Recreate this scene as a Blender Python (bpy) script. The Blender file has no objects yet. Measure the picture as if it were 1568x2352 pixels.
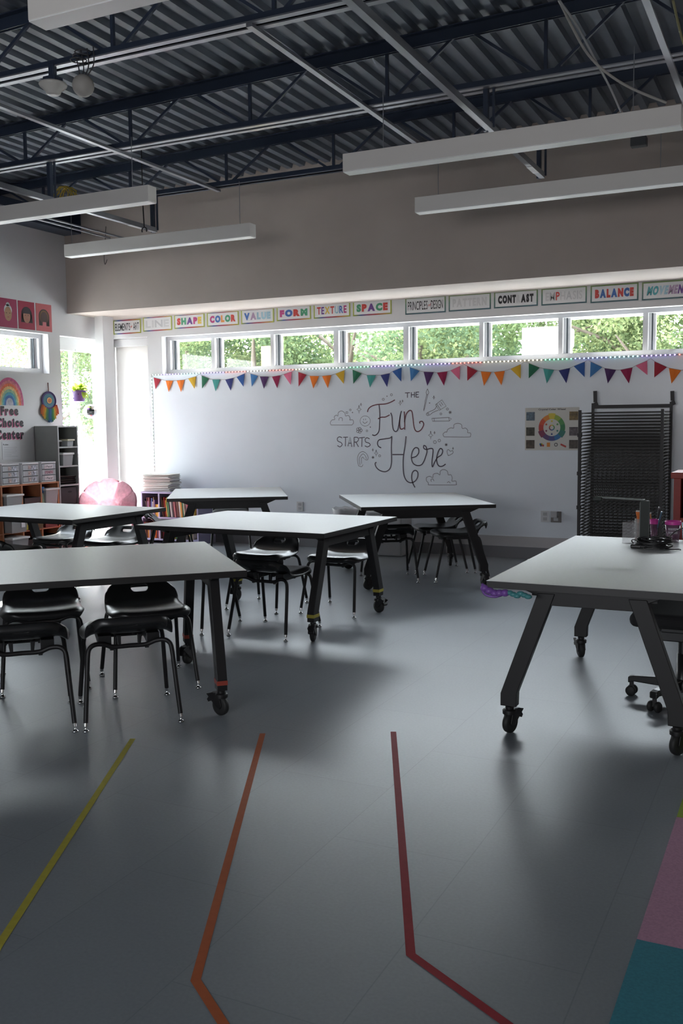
import bpy, bmesh, math, random
from mathutils import Vector, Matrix

random.seed(7)
S = bpy.context.scene
COL = S.collection
PI = math.pi

# ------------------------------------------------------------------ camera
F_PX, PITCH, ROLL, YAW = 2188.0, 9.2333e-2, -1.0441e-2, -4.52933e-1
EYE = Vector((0, 0, 1.47))
cy, sy = math.cos(YAW), math.sin(YAW)
fw0, rt0, up0 = Vector((sy, cy, 0)), Vector((cy, -sy, 0)), Vector((0, 0, 1))
FW = fw0*math.cos(PITCH) - up0*math.sin(PITCH)
UP2 = up0*math.cos(PITCH) + fw0*math.sin(PITCH)
RT = rt0*math.cos(ROLL) + UP2*math.sin(ROLL)
UP = UP2*math.cos(ROLL) - rt0*math.sin(ROLL)
cd = bpy.data.cameras.new('camera')
cam = bpy.data.objects.new('camera', cd)
COL.objects.link(cam)
cd.sensor_fit = 'VERTICAL'
cd.sensor_height = 36.0
cd.lens = 36.0*F_PX/2352.0
cd.clip_start = 0.05
cd.clip_end = 300
mw = Matrix((RT, UP, -FW)).transposed().to_4x4()
mw.translation = EYE
cam.matrix_world = mw
S.camera = cam

def ray(x, y):
    return RT*((x-784)/F_PX) - UP*((y-1176)/F_PX) + FW
def PZ(x, y, z):
    d = ray(x, y); return EYE + d*((z-EYE.z)/d.z)
def PY(x, y, Y):
    d = ray(x, y); return EYE + d*(Y/d.y)
def PX(x, y, X):
    d = ray(x, y); return EYE + d*(X/d.x)

# ------------------------------------------------------------------ light
S.view_settings.view_transform = 'Standard'
S.view_settings.look = 'None'
S.view_settings.gamma = 1.0
S.view_settings.use_curve_mapping = False
S.view_settings.exposure = 1.12
S.render.film_transparent = False
try:
    S.cycles.use_denoising = True
    S.cycles.max_bounces = 10
    S.cycles.diffuse_bounces = 6
    S.cycles.glossy_bounces = 4
    S.cycles.transmission_bounces = 6
    S.cycles.transparent_max_bounces = 10
    S.cycles.sample_clamp_indirect = 8.0
except Exception:
    pass
W = bpy.data.worlds.new('sky'); S.world = W
W.use_nodes = True
nt = W.node_tree; nt.nodes.clear()
wo = nt.nodes.new('ShaderNodeOutputWorld'); bg = nt.nodes.new('ShaderNodeBackground')
tc = nt.nodes.new('ShaderNodeTexCoord'); sx = nt.nodes.new('ShaderNodeSeparateXYZ')
cr = nt.nodes.new('ShaderNodeValToRGB')
cr.color_ramp.elements[0].position = 0.0; cr.color_ramp.elements[0].color = (0.98, 0.985, 1.0, 1)
cr.color_ramp.elements[1].position = 0.7; cr.color_ramp.elements[1].color = (0.78, 0.87, 1.0, 1)
nt.links.new(tc.outputs['Generated'], sx.inputs[0]); nt.links.new(sx.outputs['Z'], cr.inputs[0])
gd = nt.nodes.new('ShaderNodeVectorMath'); gd.operation = 'DOT_PRODUCT'; gd.inputs[1].default_value = (-0.50, 0.75, 0.43)
gm = nt.nodes.new('ShaderNodeMapRange'); gm.inputs[1].default_value = -0.2; gm.inputs[2].default_value = 1.0; gm.inputs[3].default_value = 5.0; gm.inputs[4].default_value = 20.0
nt.links.new(tc.outputs['Generated'], gd.inputs[0]); nt.links.new(gd.outputs['Value'], gm.inputs[0]); nt.links.new(gm.outputs[0], bg.inputs[1])
nt.links.new(cr.outputs[0], bg.inputs[0])   # hazy sky, brighter towards the sun
nt.links.new(bg.outputs[0], wo.inputs[0])
sl = bpy.data.lights.new('sun', 'SUN'); sun = bpy.data.objects.new('sun', sl); COL.objects.link(sun)
sl.energy = 12.0; sl.angle = 0.01; sl.color = (1.0, 0.95, 0.86)
sun.rotation_euler = Vector((0.85, -0.50, -0.85)).to_track_quat('-Z', 'Y').to_euler()
sun.location = (-12, 14, 9)

# ------------------------------------------------------------------ key dimensions
XL, YF, ZS, YU = -8.2, 10.05, 2.85, 9.216     # left wall, back wall, soffit underside, upper wall face
XR, YB = 3.6, -3.0
def deck_z(x): return 4.27 + 0.02*(x+3.6)

# ------------------------------------------------------------------ materials
MATS = {}
def M(name, col=(.5,.5,.5), rough=.5, metal=0.0, spec=.5, noise=0.0, nscale=40, emit=None, estr=0, trans=0.0, alpha=1.0, sub=None, bump=0.0):
    if name in MATS: return MATS[name]
    m = bpy.data.materials.new(name); m.use_nodes = True
    b = m.node_tree.nodes['Principled BSDF']; L = m.node_tree.links
    c = (col[0], col[1], col[2], 1)
    b.inputs['Base Color'].default_value = c
    b.inputs['Roughness'].default_value = rough
    b.inputs['Metallic'].default_value = metal
    b.inputs['Specular IOR Level'].default_value = spec
    b.inputs['Transmission Weight'].default_value = trans
    b.inputs['Alpha'].default_value = alpha
    if emit:
        b.inputs['Emission Color'].default_value = (emit[0], emit[1], emit[2], 1)
        b.inputs['Emission Strength'].default_value = estr
    if noise or bump:
        n = m.node_tree.nodes.new('ShaderNodeTexNoise'); n.inputs['Scale'].default_value = nscale; n.inputs['Detail'].default_value = 4
        t = m.node_tree.nodes.new('ShaderNodeTexCoord'); L.new(t.outputs['Object'], n.inputs['Vector'])
        if noise:
            r = m.node_tree.nodes.new('ShaderNodeValToRGB')
            r.color_ramp.elements[0].position = .3; r.color_ramp.elements[1].position = .7
            r.color_ramp.elements[0].color = (max(0,c[0]*(1-noise)), max(0,c[1]*(1-noise)), max(0,c[2]*(1-noise)), 1)
            r.color_ramp.elements[1].color = (min(1,c[0]*(1+noise)), min(1,c[1]*(1+noise)), min(1,c[2]*(1+noise)), 1)
            L.new(n.outputs['Fac'], r.inputs[0]); L.new(r.outputs[0], b.inputs['Base Color'])
        if bump:
            bp = m.node_tree.nodes.new('ShaderNodeBump'); bp.inputs['Strength'].default_value = bump; bp.inputs['Distance'].default_value = .01
            L.new(n.outputs['Fac'], bp.inputs['Height']); L.new(bp.outputs[0], b.inputs['Normal'])
    MATS[name] = m
    return m
def flat(name, col, rough=.6): return M(name, col, rough)

def floor_material():
    m = bpy.data.materials.new('vinyl_floor'); m.use_nodes = True
    n = m.node_tree.nodes; L = m.node_tree.links; b = n['Principled BSDF']
    t = n.new('ShaderNodeTexCoord')
    n1 = n.new('ShaderNodeTexNoise'); n1.inputs['Scale'].default_value = 1.3; n1.inputs['Detail'].default_value = 6
    n2 = n.new('ShaderNodeTexNoise'); n2.inputs['Scale'].default_value = 90; n2.inputs['Detail'].default_value = 3
    br = n.new('ShaderNodeTexBrick'); br.offset = 0.5
    br.inputs['Scale'].default_value = 1.0; br.inputs['Brick Width'].default_value = 0.98; br.inputs['Row Height'].default_value = 0.49
    br.inputs['Mortar Size'].default_value = 0.0022; br.inputs['Mortar Smooth'].default_value = 0.2
    br.inputs['Color1'].default_value = (.252,.272,.294,1); br.inputs['Color2'].default_value = (.266,.285,.305,1); br.inputs['Mortar'].default_value = (.215,.232,.25,1)
    mp = n.new('ShaderNodeMapping'); mp.inputs['Rotation'].default_value = (0,0,PI/2)
    L.new(t.outputs['Object'], mp.inputs[0]); L.new(mp.outputs[0], br.inputs['Vector'])
    for q in (n1, n2): L.new(t.outputs['Object'], q.inputs['Vector'])
    mx = n.new('ShaderNodeMixRGB'); mx.blend_type = 'MULTIPLY'; mx.inputs[0].default_value = .55
    r1 = n.new('ShaderNodeValToRGB'); r1.color_ramp.elements[0].position=.3; r1.color_ramp.elements[1].position=.7
    r1.color_ramp.elements[0].color=(.78,.79,.81,1); r1.color_ramp.elements[1].color=(1,1,1,1)
    L.new(n1.outputs['Fac'], r1.inputs[0]); L.new(br.outputs['Color'], mx.inputs[1]); L.new(r1.outputs[0], mx.inputs[2])
    mx2 = n.new('ShaderNodeMixRGB'); mx2.blend_type = 'MULTIPLY'; mx2.inputs[0].default_value = .25
    L.new(mx.outputs[0], mx2.inputs[1]); L.new(n2.outputs['Fac'], mx2.inputs[2])
    L.new(mx2.outputs[0], b.inputs['Base Color'])
    rr = n.new('ShaderNodeMapRange'); rr.inputs[3].default_value=.33; rr.inputs[4].default_value=.46
    L.new(n1.outputs['Fac'], rr.inputs[0]); L.new(rr.outputs[0], b.inputs['Roughness'])
    b.inputs['Specular IOR Level'].default_value = .5
    return m

black = M('black_powder_coat', (.011,.010,.011), .5)
blackp = M('black_plastic', (.018,.018,.019), .33)
rubber = M('black_rubber', (.02,.02,.02), .6)
chrome = M('chrome', (.72,.72,.72), .15, 1.0)
laminate = M('grey_laminate', (.50,.505,.50), .42, spec=.38, noise=.03, nscale=60)
edgeb = M('black_edge_band', (.022,.02,.02), .4)
wallp = M('wall_paint', (.66,.655,.665), .6, noise=.02, nscale=3)
upperp = M('taupe_wall_paint', (.50,.43,.385), .7, noise=.05, nscale=2.0)
white = M('white_paint', (.78,.78,.79), .45)
wbm = M('whiteboard_paint', (.80,.84,.90), .28, noise=.02, nscale=2)
alu = M('window_aluminium', (.62,.62,.63), .4)
deckm = M('deck_paint', (.145,.168,.205), .42, noise=.08, nscale=8)
navy = M('navy_steel', (.035,.05,.085), .45)
galv = M('galvanised_steel', (.34,.35,.38), .35, .6)
fixm = M('fixture_white', (.82,.79,.755), .5)
diffm = M('frosted_lens', (.93,.93,.92), .4)

# ------------------------------------------------------------------ mesh builder
class MB:
    def __init__(s): s.v=[]; s.f=[]; s.mi=[]; s.cur=0; s.sm=[]; s.smooth=False
    def mat(s, i): s.cur=i; return s
    def add(s, vs, fs, smooth=None):
        o=len(s.v); s.v += [Vector(p) for p in vs]
        for f in fs:
            s.f.append([o+i for i in f]); s.mi.append(s.cur); s.sm.append(s.smooth if smooth is None else smooth)
        return s
    def box(s, c, d, R=None):
        c=Vector(c); h=Vector(d)/2
        vs=[Vector((x*h.x,y*h.y,z*h.z)) for x in (-1,1) for y in (-1,1) for z in (-1,1)]
        if R is not None: vs=[R@q for q in vs]
        s.add([q+c for q in vs], [(0,1,3,2),(4,6,7,5),(0,4,5,1),(2,3,7,6),(0,2,6,4),(1,5,7,3)], False); return s
    def bx(s, a, b):
        a=Vector(a); b=Vector(b); return s.box((a+b)/2, (abs(b.x-a.x),abs(b.y-a.y),abs(b.z-a.z)))
    def bar(s, p, q, w, h, up=(0,0,1)):
        p=Vector(p); q=Vector(q); d=(q-p); L=d.length; d.normalize(); u=Vector(up)
        if abs(d.dot(u))>.98: u=Vector((1,0,0))
        sd=d.cross(u).normalized(); u=sd.cross(d).normalized()
        R=Matrix((d,sd,u)).transposed()
        return s.box((p+q)/2,(L,w,h),R)
    def tube(s, pts, r, n=10, cap=True, closed=False):
        pts=[Vector(p) for p in pts]; N=len(pts); rs=r if isinstance(r,(list,tuple)) else [r]*N
        rings=[]; prev=None
        for i,p in enumerate(pts):
            if closed: t=(pts[(i+1)%N]-pts[i-1])
            else: t=(pts[min(i+1,N-1)]-pts[max(i-1,0)])
            t.normalize()
            if prev is None:
                a=Vector((0,0,1)) if abs(t.z)<.9 else Vector((1,0,0))
                u=t.cross(a).normalized()
            else:
                u=(prev-t*prev.dot(t)).normalized()
            prev=u; w=t.cross(u)
            rings.append([p+(u*math.cos(2*PI*k/n)+w*math.sin(2*PI*k/n))*rs[i] for k in range(n)])
        vs=[q for rg in rings for q in rg]; fs=[]
        for i in range(N if closed else N-1):
            j=(i+1)%N
            for k in range(n): fs.append((i*n+k,i*n+(k+1)%n,j*n+(k+1)%n,j*n+k))
        s.add(vs,fs,True)
        if cap and not closed:
            s.add(rings[0],[tuple(reversed(range(n)))],False); s.add(rings[-1],[tuple(range(n))],False)
        return s
    def lathe(s, prof, c=(0,0,0), n=24, axis='z', R=None, caps=True):
        c=Vector(c); vs=[]
        for (r,z) in prof:
            for k in range(n):
                a=2*PI*k/n; p=Vector((r*math.cos(a),r*math.sin(a),z))
                if axis=='x': p=Vector((p.z,p.x,p.y))
                if axis=='y': p=Vector((p.x,p.z,p.y)) if False else Vector((p.y,p.z,p.x))
                if R is not None: p=R@p
                vs.append(p+c)
        fs=[(i*n+k,i*n+(k+1)%n,(i+1)*n+(k+1)%n,(i+1)*n+k) for i in range(len(prof)-1) for k in range(n)]
        s.add(vs,fs,True)
        if caps:
            if prof[0][0]>1e-4: s.add(vs[:n],[tuple(reversed(range(n)))],False)
            if prof[-1][0]>1e-4: s.add(vs[-n:],[tuple(range(n))],False)
        return s
    def prism(s, poly, ax, off, th):
        """poly: list of 2D points; ax: (U,V,N) vectors; off: origin; th: thickness along N"""
        U,V,Nn=[Vector(a) for a in ax]; o=Vector(off); n=len(poly)
        a=[o+U*p[0]+V*p[1] for p in poly]; b=[q+Nn*th for q in a]
        s.add(a+b,[tuple(reversed(range(n))),tuple(range(n,2*n))]+[(i,(i+1)%n,n+(i+1)%n,n+i) for i in range(n)],False); return s
    def sphere(s, c, r, n=14, m=9, sc=(1,1,1)):
        prof=[(max(1e-5,r*math.sin(PI*i/m)), -r*math.cos(PI*i/m)) for i in range(m+1)]
        o=len(s.v); s.lathe(prof,(0,0,0),n,caps=False)
        for i in range(o,len(s.v)):
            q=s.v[i]; s.v[i]=Vector((q.x*sc[0]+c[0],q.y*sc[1]+c[1],q.z*sc[2]+c[2]))
        return s
    def build(s, name, mats, parent=None, bevel=0.0, loc=None, seg=2):
        me=bpy.data.meshes.new(name)
        me.from_pydata([tuple(q) for q in s.v],[],s.f)
        if not isinstance(mats,(list,tuple)): mats=[mats]
        for m in mats: me.materials.append(m)
        for i,p in enumerate(me.polygons):
            p.material_index=min(s.mi[i],len(mats)-1); p.use_smooth=s.sm[i]
        bm=bmesh.new(); bm.from_mesh(me); bmesh.ops.recalc_face_normals(bm,faces=bm.faces); bm.to_mesh(me); bm.free()
        me.update()
        o=bpy.data.objects.new(name,me); COL.objects.link(o)
        if parent is not None: o.parent=parent
        if loc is not None: o.location=loc
        if bevel:
            md=o.modifiers.new('bevel','BEVEL'); md.width=bevel; md.segments=seg; md.limit_method='ANGLE'; md.angle_limit=.6
        return o

def tag(o, label, cat, group=None):
    o['label']=label; o['category']=cat
    if group: o['group']=group
    return o
def thing(name, label, cat, loc=(0,0,0), rz=0, group=None):
    o=bpy.data.objects.new(name,None); COL.objects.link(o)
    o.location=loc; o.rotation_euler=(0,0,rz); o.empty_display_size=.1
    return tag(o,label,cat,group)
def struct(o): o['kind']='structure'; return o
def dup(root, loc, rz, label, group=None):
    def cp(o,par):
        c=o.copy(); COL.objects.link(c); c.parent=par
        for ch in o.children: cp(ch,c)
        return c
    r=cp(root,None); r.location=loc; r.rotation_euler=(0,0,rz); r['label']=label
    if group: r['group']=group
    return r
def smooth_path(pts, k=6, closed=False):
    pts=[Vector(p) if len(p)==3 else Vector((p[0],p[1],0)) for p in pts]; out=[]; n=len(pts)
    rng=range(n if closed else n-1)
    for i in rng:
        p0=pts[(i-1)%n] if (closed or i>0) else pts[0]; p1=pts[i]; p2=pts[(i+1)%n]
        p3=pts[(i+2)%n] if (closed or i+2<n) else pts[-1]
        for j in range(k):
            t=j/k; out.append(.5*((2*p1)+(p2-p0)*t+(2*p0-5*p1+4*p2-p3)*t*t+(3*p1-p0-3*p2+p3)*t**3))
    if not closed: out.append(pts[-1])
    return out
ORD=['first','second','third','fourth','fifth','sixth','seventh','eighth','ninth','tenth','eleventh','twelfth','thirteenth','fourteenth','fifteenth','sixteenth','seventeenth','eighteenth','nineteenth','twentieth','twenty-first','twenty-second','twenty-third','twenty-fourth','twenty-fifth','twenty-sixth','twenty-seventh','twenty-eighth','twenty-ninth','thirtieth']

def letters_mesh(mb, text, U, V, N, origin, width, height, mat_of=None, bold=.03, th=.002, upper=True):
    """flat letters filling a width x height box whose lower-left corner is origin"""
    n=0; glyphs=[]; x=0.0
    for ch in text:
        if ch==' ': x+=.32; continue
        cu=bpy.data.curves.new('t','FONT'); cu.body=ch; cu.size=1.0; cu.offset=bold; cu.resolution_u=3
        ob=bpy.data.objects.new('t',cu); COL.objects.link(ob)
        dg=bpy.context.evaluated_depsgraph_get(); me=bpy.data.meshes.new_from_object(ob.evaluated_get(dg))
        vs=[v.co.copy() for v in me.vertices]; fs=[tuple(p.vertices) for p in me.polygons]
        bpy.data.objects.remove(ob); bpy.data.curves.remove(cu); bpy.data.meshes.remove(me)
        if not vs: continue
        x0=min(q.x for q in vs); x1=max(q.x for q in vs)
        glyphs.append((n,x-x0,vs,fs)); x+=x1-x0+.09; n+=1
    tot=x-.09; ys=[q.y for g in glyphs for q in g[2]]; y0,y1=min(ys),max(ys)
    U=Vector(U);V=Vector(V);N=Vector(N);o=Vector(origin)
    for (i,dx,vs,fs) in glyphs:
        mb.mat(mat_of(i) if mat_of else 0)
        mb.add([o+U*((q.x+dx)/tot*width)+V*((q.y-y0)/(y1-y0)*height)+N*th for q in vs],fs,False)
    return mb

# ================================================================== SETTING
mb=MB(); mb.bx((XL-.3,YB-.2,-.12),(XR+.2,YF+.3,0)); fl=struct(mb.build('floor', floor_material()))

# tall shaded window (nook) opening, clerestory opening in the back wall
NX0, NX1 = PY(252,780,YF).x-.02, PY(338,773,YF).x
NZ = PY(300,776,YF).z
CX0 = PY(371,772,YF).x; CZ0, CZ1 = 2.128, 2.60; CX1 = 2.6
TH=.28
mb=MB()
def wb(x0,x1,z0,z1): mb.bx((x0,YF,z0),(x1,YF+TH,z1))
wb(XL-TH,NX0,0,ZS+.02); wb(NX0,NX1,NZ,ZS+.02); wb(NX1,CX0,0,ZS+.02); wb(CX0,CX1,0,CZ0); wb(CX0,CX1,CZ1,ZS+.02); wb(CX1,XR+.2,0,ZS+.02)
struct(mb.build('wall_back', wallp))
mb=MB(); mb.bx((XL-TH,YU,ZS),(XR+.2,YF+TH,5.1)); struct(mb.build('wall_upper', upperp))
# left wall with high window and tall corner window
LWY0, LWY1 = 6.6, PX(110,767,XL).y
LZ0, LZ1 = PX(60,855,XL).z, PX(60,762,XL).z
TY0, TY1 = PX(137,772,XL).y, 9.96
TZ1 = PX(177,775,XL).z
mb=MB()
def wl(y0,y1,z0,z1): mb.bx((XL-TH,y0,z0),(XL,y1,z1))
wl(YB,LWY0,0,5.1); wl(LWY0,LWY1,0,LZ0); wl(LWY0,LWY1,LZ1,5.1); wl(LWY1,TY0,0,5.1); wl(TY0,TY1,TZ1,5.1); wl(TY1,YF,0,5.1)
struct(mb.build('wall_left', wallp))
# unseen walls: closed right one; behind the camera, open gap added for fill light
mb=MB()
mb.bx((XR,YB,0),(XR+.2,YF,.9)); mb.bx((XR,YB,2.3),(XR+.2,YF,5.1)); mb.bx((XR,YB,.9),(XR+.2,YF,2.3))
struct(mb.build('wall_right', upperp))
mb=MB(); mb.bx((XL-TH,YB-.2,0),(-3.4,YB,5.1)); mb.bx((-3.4,YB-.2,2.4),(0,YB,5.1)); mb.bx((0,YB-.2,0),(XR+.2,YB,5.1)); mb.bx((-3.4,YB-.2,0),(0,YB,1.2))
struct(mb.build('wall_front', wallp))

# column in the corner
ca=PY(218,727,9.62); cb=PY(235.5,727,9.62)
mb=MB(); mb.bx((ca.x-.01,9.62,0),(cb.x,9.82,ZS+.01)); struct(mb.build('trim_1', wallp, bevel=.004))
# baseboards
mb=MB(); mb.bx((NX1,YF-.012,.125),(XR,YF,.238)); struct(mb.build('trim_2', M('base_trim_paint',(.50,.48,.49),.5)))
mb=MB(); mb.bx((NX1,YF-.016,0),(XR,YF,.125)); struct(mb.build('baseboard_back', M('grey_vinyl_base',(.20,.195,.21),.5)))
mb=MB(); mb.bx((XL,YB,0),(XL+.012,TY0,.12)); struct(mb.build('baseboard_left', MATS['grey_vinyl_base']))

# --- windows
def glassm():
    m=bpy.data.materials.new('window_glass'); m.use_nodes=True; n=m.node_tree.nodes; L=m.node_tree.links; n.clear()
    o=n.new('ShaderNodeOutputMaterial'); t=n.new('ShaderNodeBsdfTransparent'); g=n.new('ShaderNodeBsdfGlossy'); x=n.new('ShaderNodeMixShader'); fr=None
    t.inputs[0].default_value=(.94,.96,.95,1); g.inputs['Roughness'].default_value=.02
    x.inputs[0].default_value=.05; L.new(t.outputs[0],x.inputs[1]); L.new(g.outputs[0],x.inputs[2]); L.new(x.outputs[0],o.inputs[0]); return m
glass=glassm(); MATS['window_glass']=glass
sashm=M('white_sash',(.80,.80,.80),.4); gasket=M('dark_gasket',(.05,.06,.07),.5)
FY=YF+.10
mulls=[(PY(a,800,FY).x,PY(b,800,FY).x) for a,b in ((485,493),(621,629),(766,777),(926,938),(1100,1109.5),(1281,1291.5),(1475,1487))]
w=mulls[-1][1]-mulls[-2][1]
mulls+= [(mulls[-1][0]+w,mulls[-1][1]+w),(mulls[-1][0]+2*w,mulls[-1][1]+2*w)]
mb=MB()
def fb(x0,x1,z0,z1,y0=FY,y1=FY+.07): mb.bx((x0,y0,z0),(x1,y1,z1))
mb.bx((CX0,FY-.001,CZ0),(CX1,FY+.07,CZ0+.055)); fb(CX0,CX1,CZ1-.045,CZ1); fb(CX0,CX0+.055,CZ0+.055,CZ1-.045); fb(CX1-.05,CX1,CZ0+.055,CZ1-.045)
for a,b in mulls: fb(a,b,CZ0+.055,CZ1-.045)
wf=struct(mb.build('window_1', alu))
mb=MB()
for i,a in enumerate([CX0+.055]+[q[1] for q in mulls]):
    b=[q[0] for q in mulls][i] if i<len(mulls) else CX1-.05
    mb.bx((a,FY+.06,CZ0+.055),(a+.028,FY+.11,CZ1-.045)); mb.mat(1).bx((a+.028,FY+.05,CZ0+.055),(a+.040,FY+.10,CZ1-.045)); mb.mat(0).bx((a+.040,FY+.07,CZ0+.055),(a+.066,FY+.11,CZ1-.045))
    mb.bx((a+.066,FY+.08,CZ1-.062),(b,FY+.11,CZ1-.045))
mb.build('sash',[sashm,gasket],wf)
mb=MB(); mb.bx((CX0+.03,FY+.085,CZ0+.03),(CX1-.03,FY+.09,CZ1-.03)); mb.build('pane', glass, wf)
# left high window
FX=XL-.10
mb=MB()
mb.bx((FX-.07,LWY0,LZ0),(FX,LWY1,LZ0+.06)); mb.bx((FX-.07,LWY0,LZ1-.05),(FX,LWY1,LZ1)); mb.bx((FX-.07,LWY1-.055,LZ0+.06),(FX,LWY1,LZ1-.05)); mb.bx((FX-.07,LWY0,LZ0+.06),(FX,LWY0+.05,LZ1-.05)); mb.bx((FX-.07,7.52,LZ0+.06),(FX,7.58,LZ1-.05))
w2=struct(mb.build('window_2', alu))
mb=MB(); mb.bx((FX-.10,LWY1-.085,LZ0+.06),(FX-.05,LWY1-.055,LZ1-.05)); mb.mat(1).bx((FX-.09,LWY1-.10,LZ0+.06),(FX-.04,LWY1-.085,LZ1-.05)); mb.mat(0).bx((FX-.10,LWY1-.128,LZ0+.06),(FX-.07,LWY1-.10,LZ1-.05)); mb.build('sash',[sashm,gasket],w2)
mb=MB(); mb.bx((FX-.075,LWY0+.03,LZ0+.03),(FX-.07,LWY1-.03,LZ1-.03)); mb.build('pane', glass, w2)
# tall corner window in the left wall
mb=MB()
mb.bx((FX-.07,TY0,TZ1-.16),(FX,TY1,TZ1)); mb.bx((FX-.07,TY0,0),(FX,TY1,.08)); mb.bx((FX-.07,TY0,.08),(FX,TY0+.03,TZ1-.16)); mb.bx((FX-.07,TY1-.05,.08),(FX,TY1,TZ1-.16)); mb.bx((FX-.06,TY0+.32,.08),(FX-.02,TY0+.345,TZ1-.16))
w3=struct(mb.build('window_3', sashm))
mb=MB(); mb.bx((FX-.05,TY0+.02,.05),(FX-.045,TY1-.02,TZ1-.1)); mb.build('pane', glass, w3)
# shaded window in the back wall: frame, translucent roller shade
mb=MB(); mb.bx((NX0,FY+.1,0),(NX1,FY+.16,.06)); mb.bx((NX0,FY+.1,NZ-.06),(NX1,FY+.16,NZ)); mb.bx((NX0,FY+.1,.06),(NX0+.05,FY+.16,NZ-.06)); mb.bx((NX1-.05,FY+.1,.06),(NX1,FY+.16,NZ-.06))
w4=struct(mb.build('window_4', alu))
mb=MB(); mb.bx((NX0+.03,FY+.13,.03),(NX1-.03,FY+.135,NZ-.03)); mb.build('pane', glass, w4)
def shadem(name,col,tcol,fac):
    m=bpy.data.materials.new(name); m.use_nodes=True; n=m.node_tree.nodes; L=m.node_tree.links; n.clear()
    o=n.new('ShaderNodeOutputMaterial'); d=n.new('ShaderNodeBsdfDiffuse'); t=n.new('ShaderNodeBsdfTranslucent'); x=n.new('ShaderNodeMixShader'); x.inputs[0].default_value=fac
    d.inputs[0].default_value=(*col,1); t.inputs[0].default_value=(*tcol,1)
    L.new(d.outputs[0],x.inputs[1]); L.new(t.outputs[0],x.inputs[2]); L.new(x.outputs[0],o.inputs[0]); MATS[name]=m; return m
shm=shadem('shade_fabric',(.70,.68,.66),(.50,.48,.47),.45)
r=thing('roller_shade','tall white roller shade drawn down in the corner window beside the whiteboard','window shade',((NX0+NX1)/2,FY+.03,0))
mb=MB(); mb.bx((-(NX1-NX0)/2+.012,0,.02),((NX1-NX0)/2-.012,.003,NZ-.09)); mb.build('shade_cloth', shm, r)
mb=MB(); mb.bx((-(NX1-NX0)/2+.008,-.05,NZ-.10),((NX1-NX0)/2-.008,.05,NZ-.002)); mb.build('cassette', M('shade_cassette',(.62,.61,.61),.5), r, bevel=.006)
mb=MB(); mb.bx((-(NX1-NX0)/2+.012,-.008,.012),((NX1-NX0)/2-.012,.010,.035)); mb.build('bottom_bar', alu, r)

# --- corrugated roof deck (ceiling): ribs run towards the back wall
mb=MB(); mb.smooth=False
PITCHR=.1524; x=XL-.3; prof=[]
while x<XR+.2:
    for dx,dz in ((0,0),(.042,0),(.056,-.042),(.116,-.042),(.130,0)): prof.append((x+dx,dz))
    x+=PITCHR
Y0,Y1=YB-.2,YU+.06
vs=[]; 
for (px,dz) in prof: vs+= [(px,Y0,deck_z(px)+dz),(px,Y1,deck_z(px)+dz)]
for (px,dz) in prof: vs+= [(px,Y0,deck_z(px)+dz+.02),(px,Y1,deck_z(px)+dz+.02)]
n=len(prof); fs=[(2*i,2*i+1,2*i+3,2*i+2) for i in range(n-1)]+[(2*n+2*i,2*n+2*i+2,2*n+2*i+3,2*n+2*i+1) for i in range(n-1)]
mb.add(vs,fs); struct(mb.build('ceiling', deckm))
# roof slab over the deck
mb=MB(); mb.add([(XL-.4,YB-.3,deck_z(XL-.4)+.05),(XR+.3,YB-.3,deck_z(XR+.3)+.05),(XR+.3,YF+.4,deck_z(XR+.3)+.05),(XL-.4,YF+.4,deck_z(XL-.4)+.05),
  (XL-.4,YB-.3,5.3),(XR+.3,YB-.3,5.3),(XR+.3,YF+.4,5.3),(XL-.4,YF+.4,5.3)],[(0,1,2,3),(7,6,5,4),(0,4,5,1),(1,5,6,2),(2,6,7,3),(3,7,4,0)]); o=struct(mb.build('ceiling', navy)); 

# --- portals guide the sky light through the openings
def portal(name, loc, sx, sy, d):
    l=bpy.data.lights.new(name,'AREA'); l.shape='RECTANGLE'; l.size=sx; l.size_y=sy; o=bpy.data.objects.new(name,l); COL.objects.link(o)
    o.location=loc; o.rotation_euler=Vector(d).to_track_quat('-Z','Y').to_euler(); l.cycles.is_portal=True; return o
portal('portal_clerestory',((CX0+CX1)/2,YF+TH+.02,(CZ0+CZ1)/2),CX1-CX0,CZ1-CZ0,(0,-1,0))
portal('portal_left_window',(XL-TH-.02,(LWY0+LWY1)/2,(LZ0+LZ1)/2),LWY1-LWY0,LZ1-LZ0,(1,0,0))
portal('portal_corner_window',(XL-TH-.02,(TY0+TY1)/2,TZ1/2),TY1-TY0,TZ1,(1,0,0))
portal('portal_front',(-1.7,YB-.22,1.8),3.4,1.2,(0,1,0))

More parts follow.
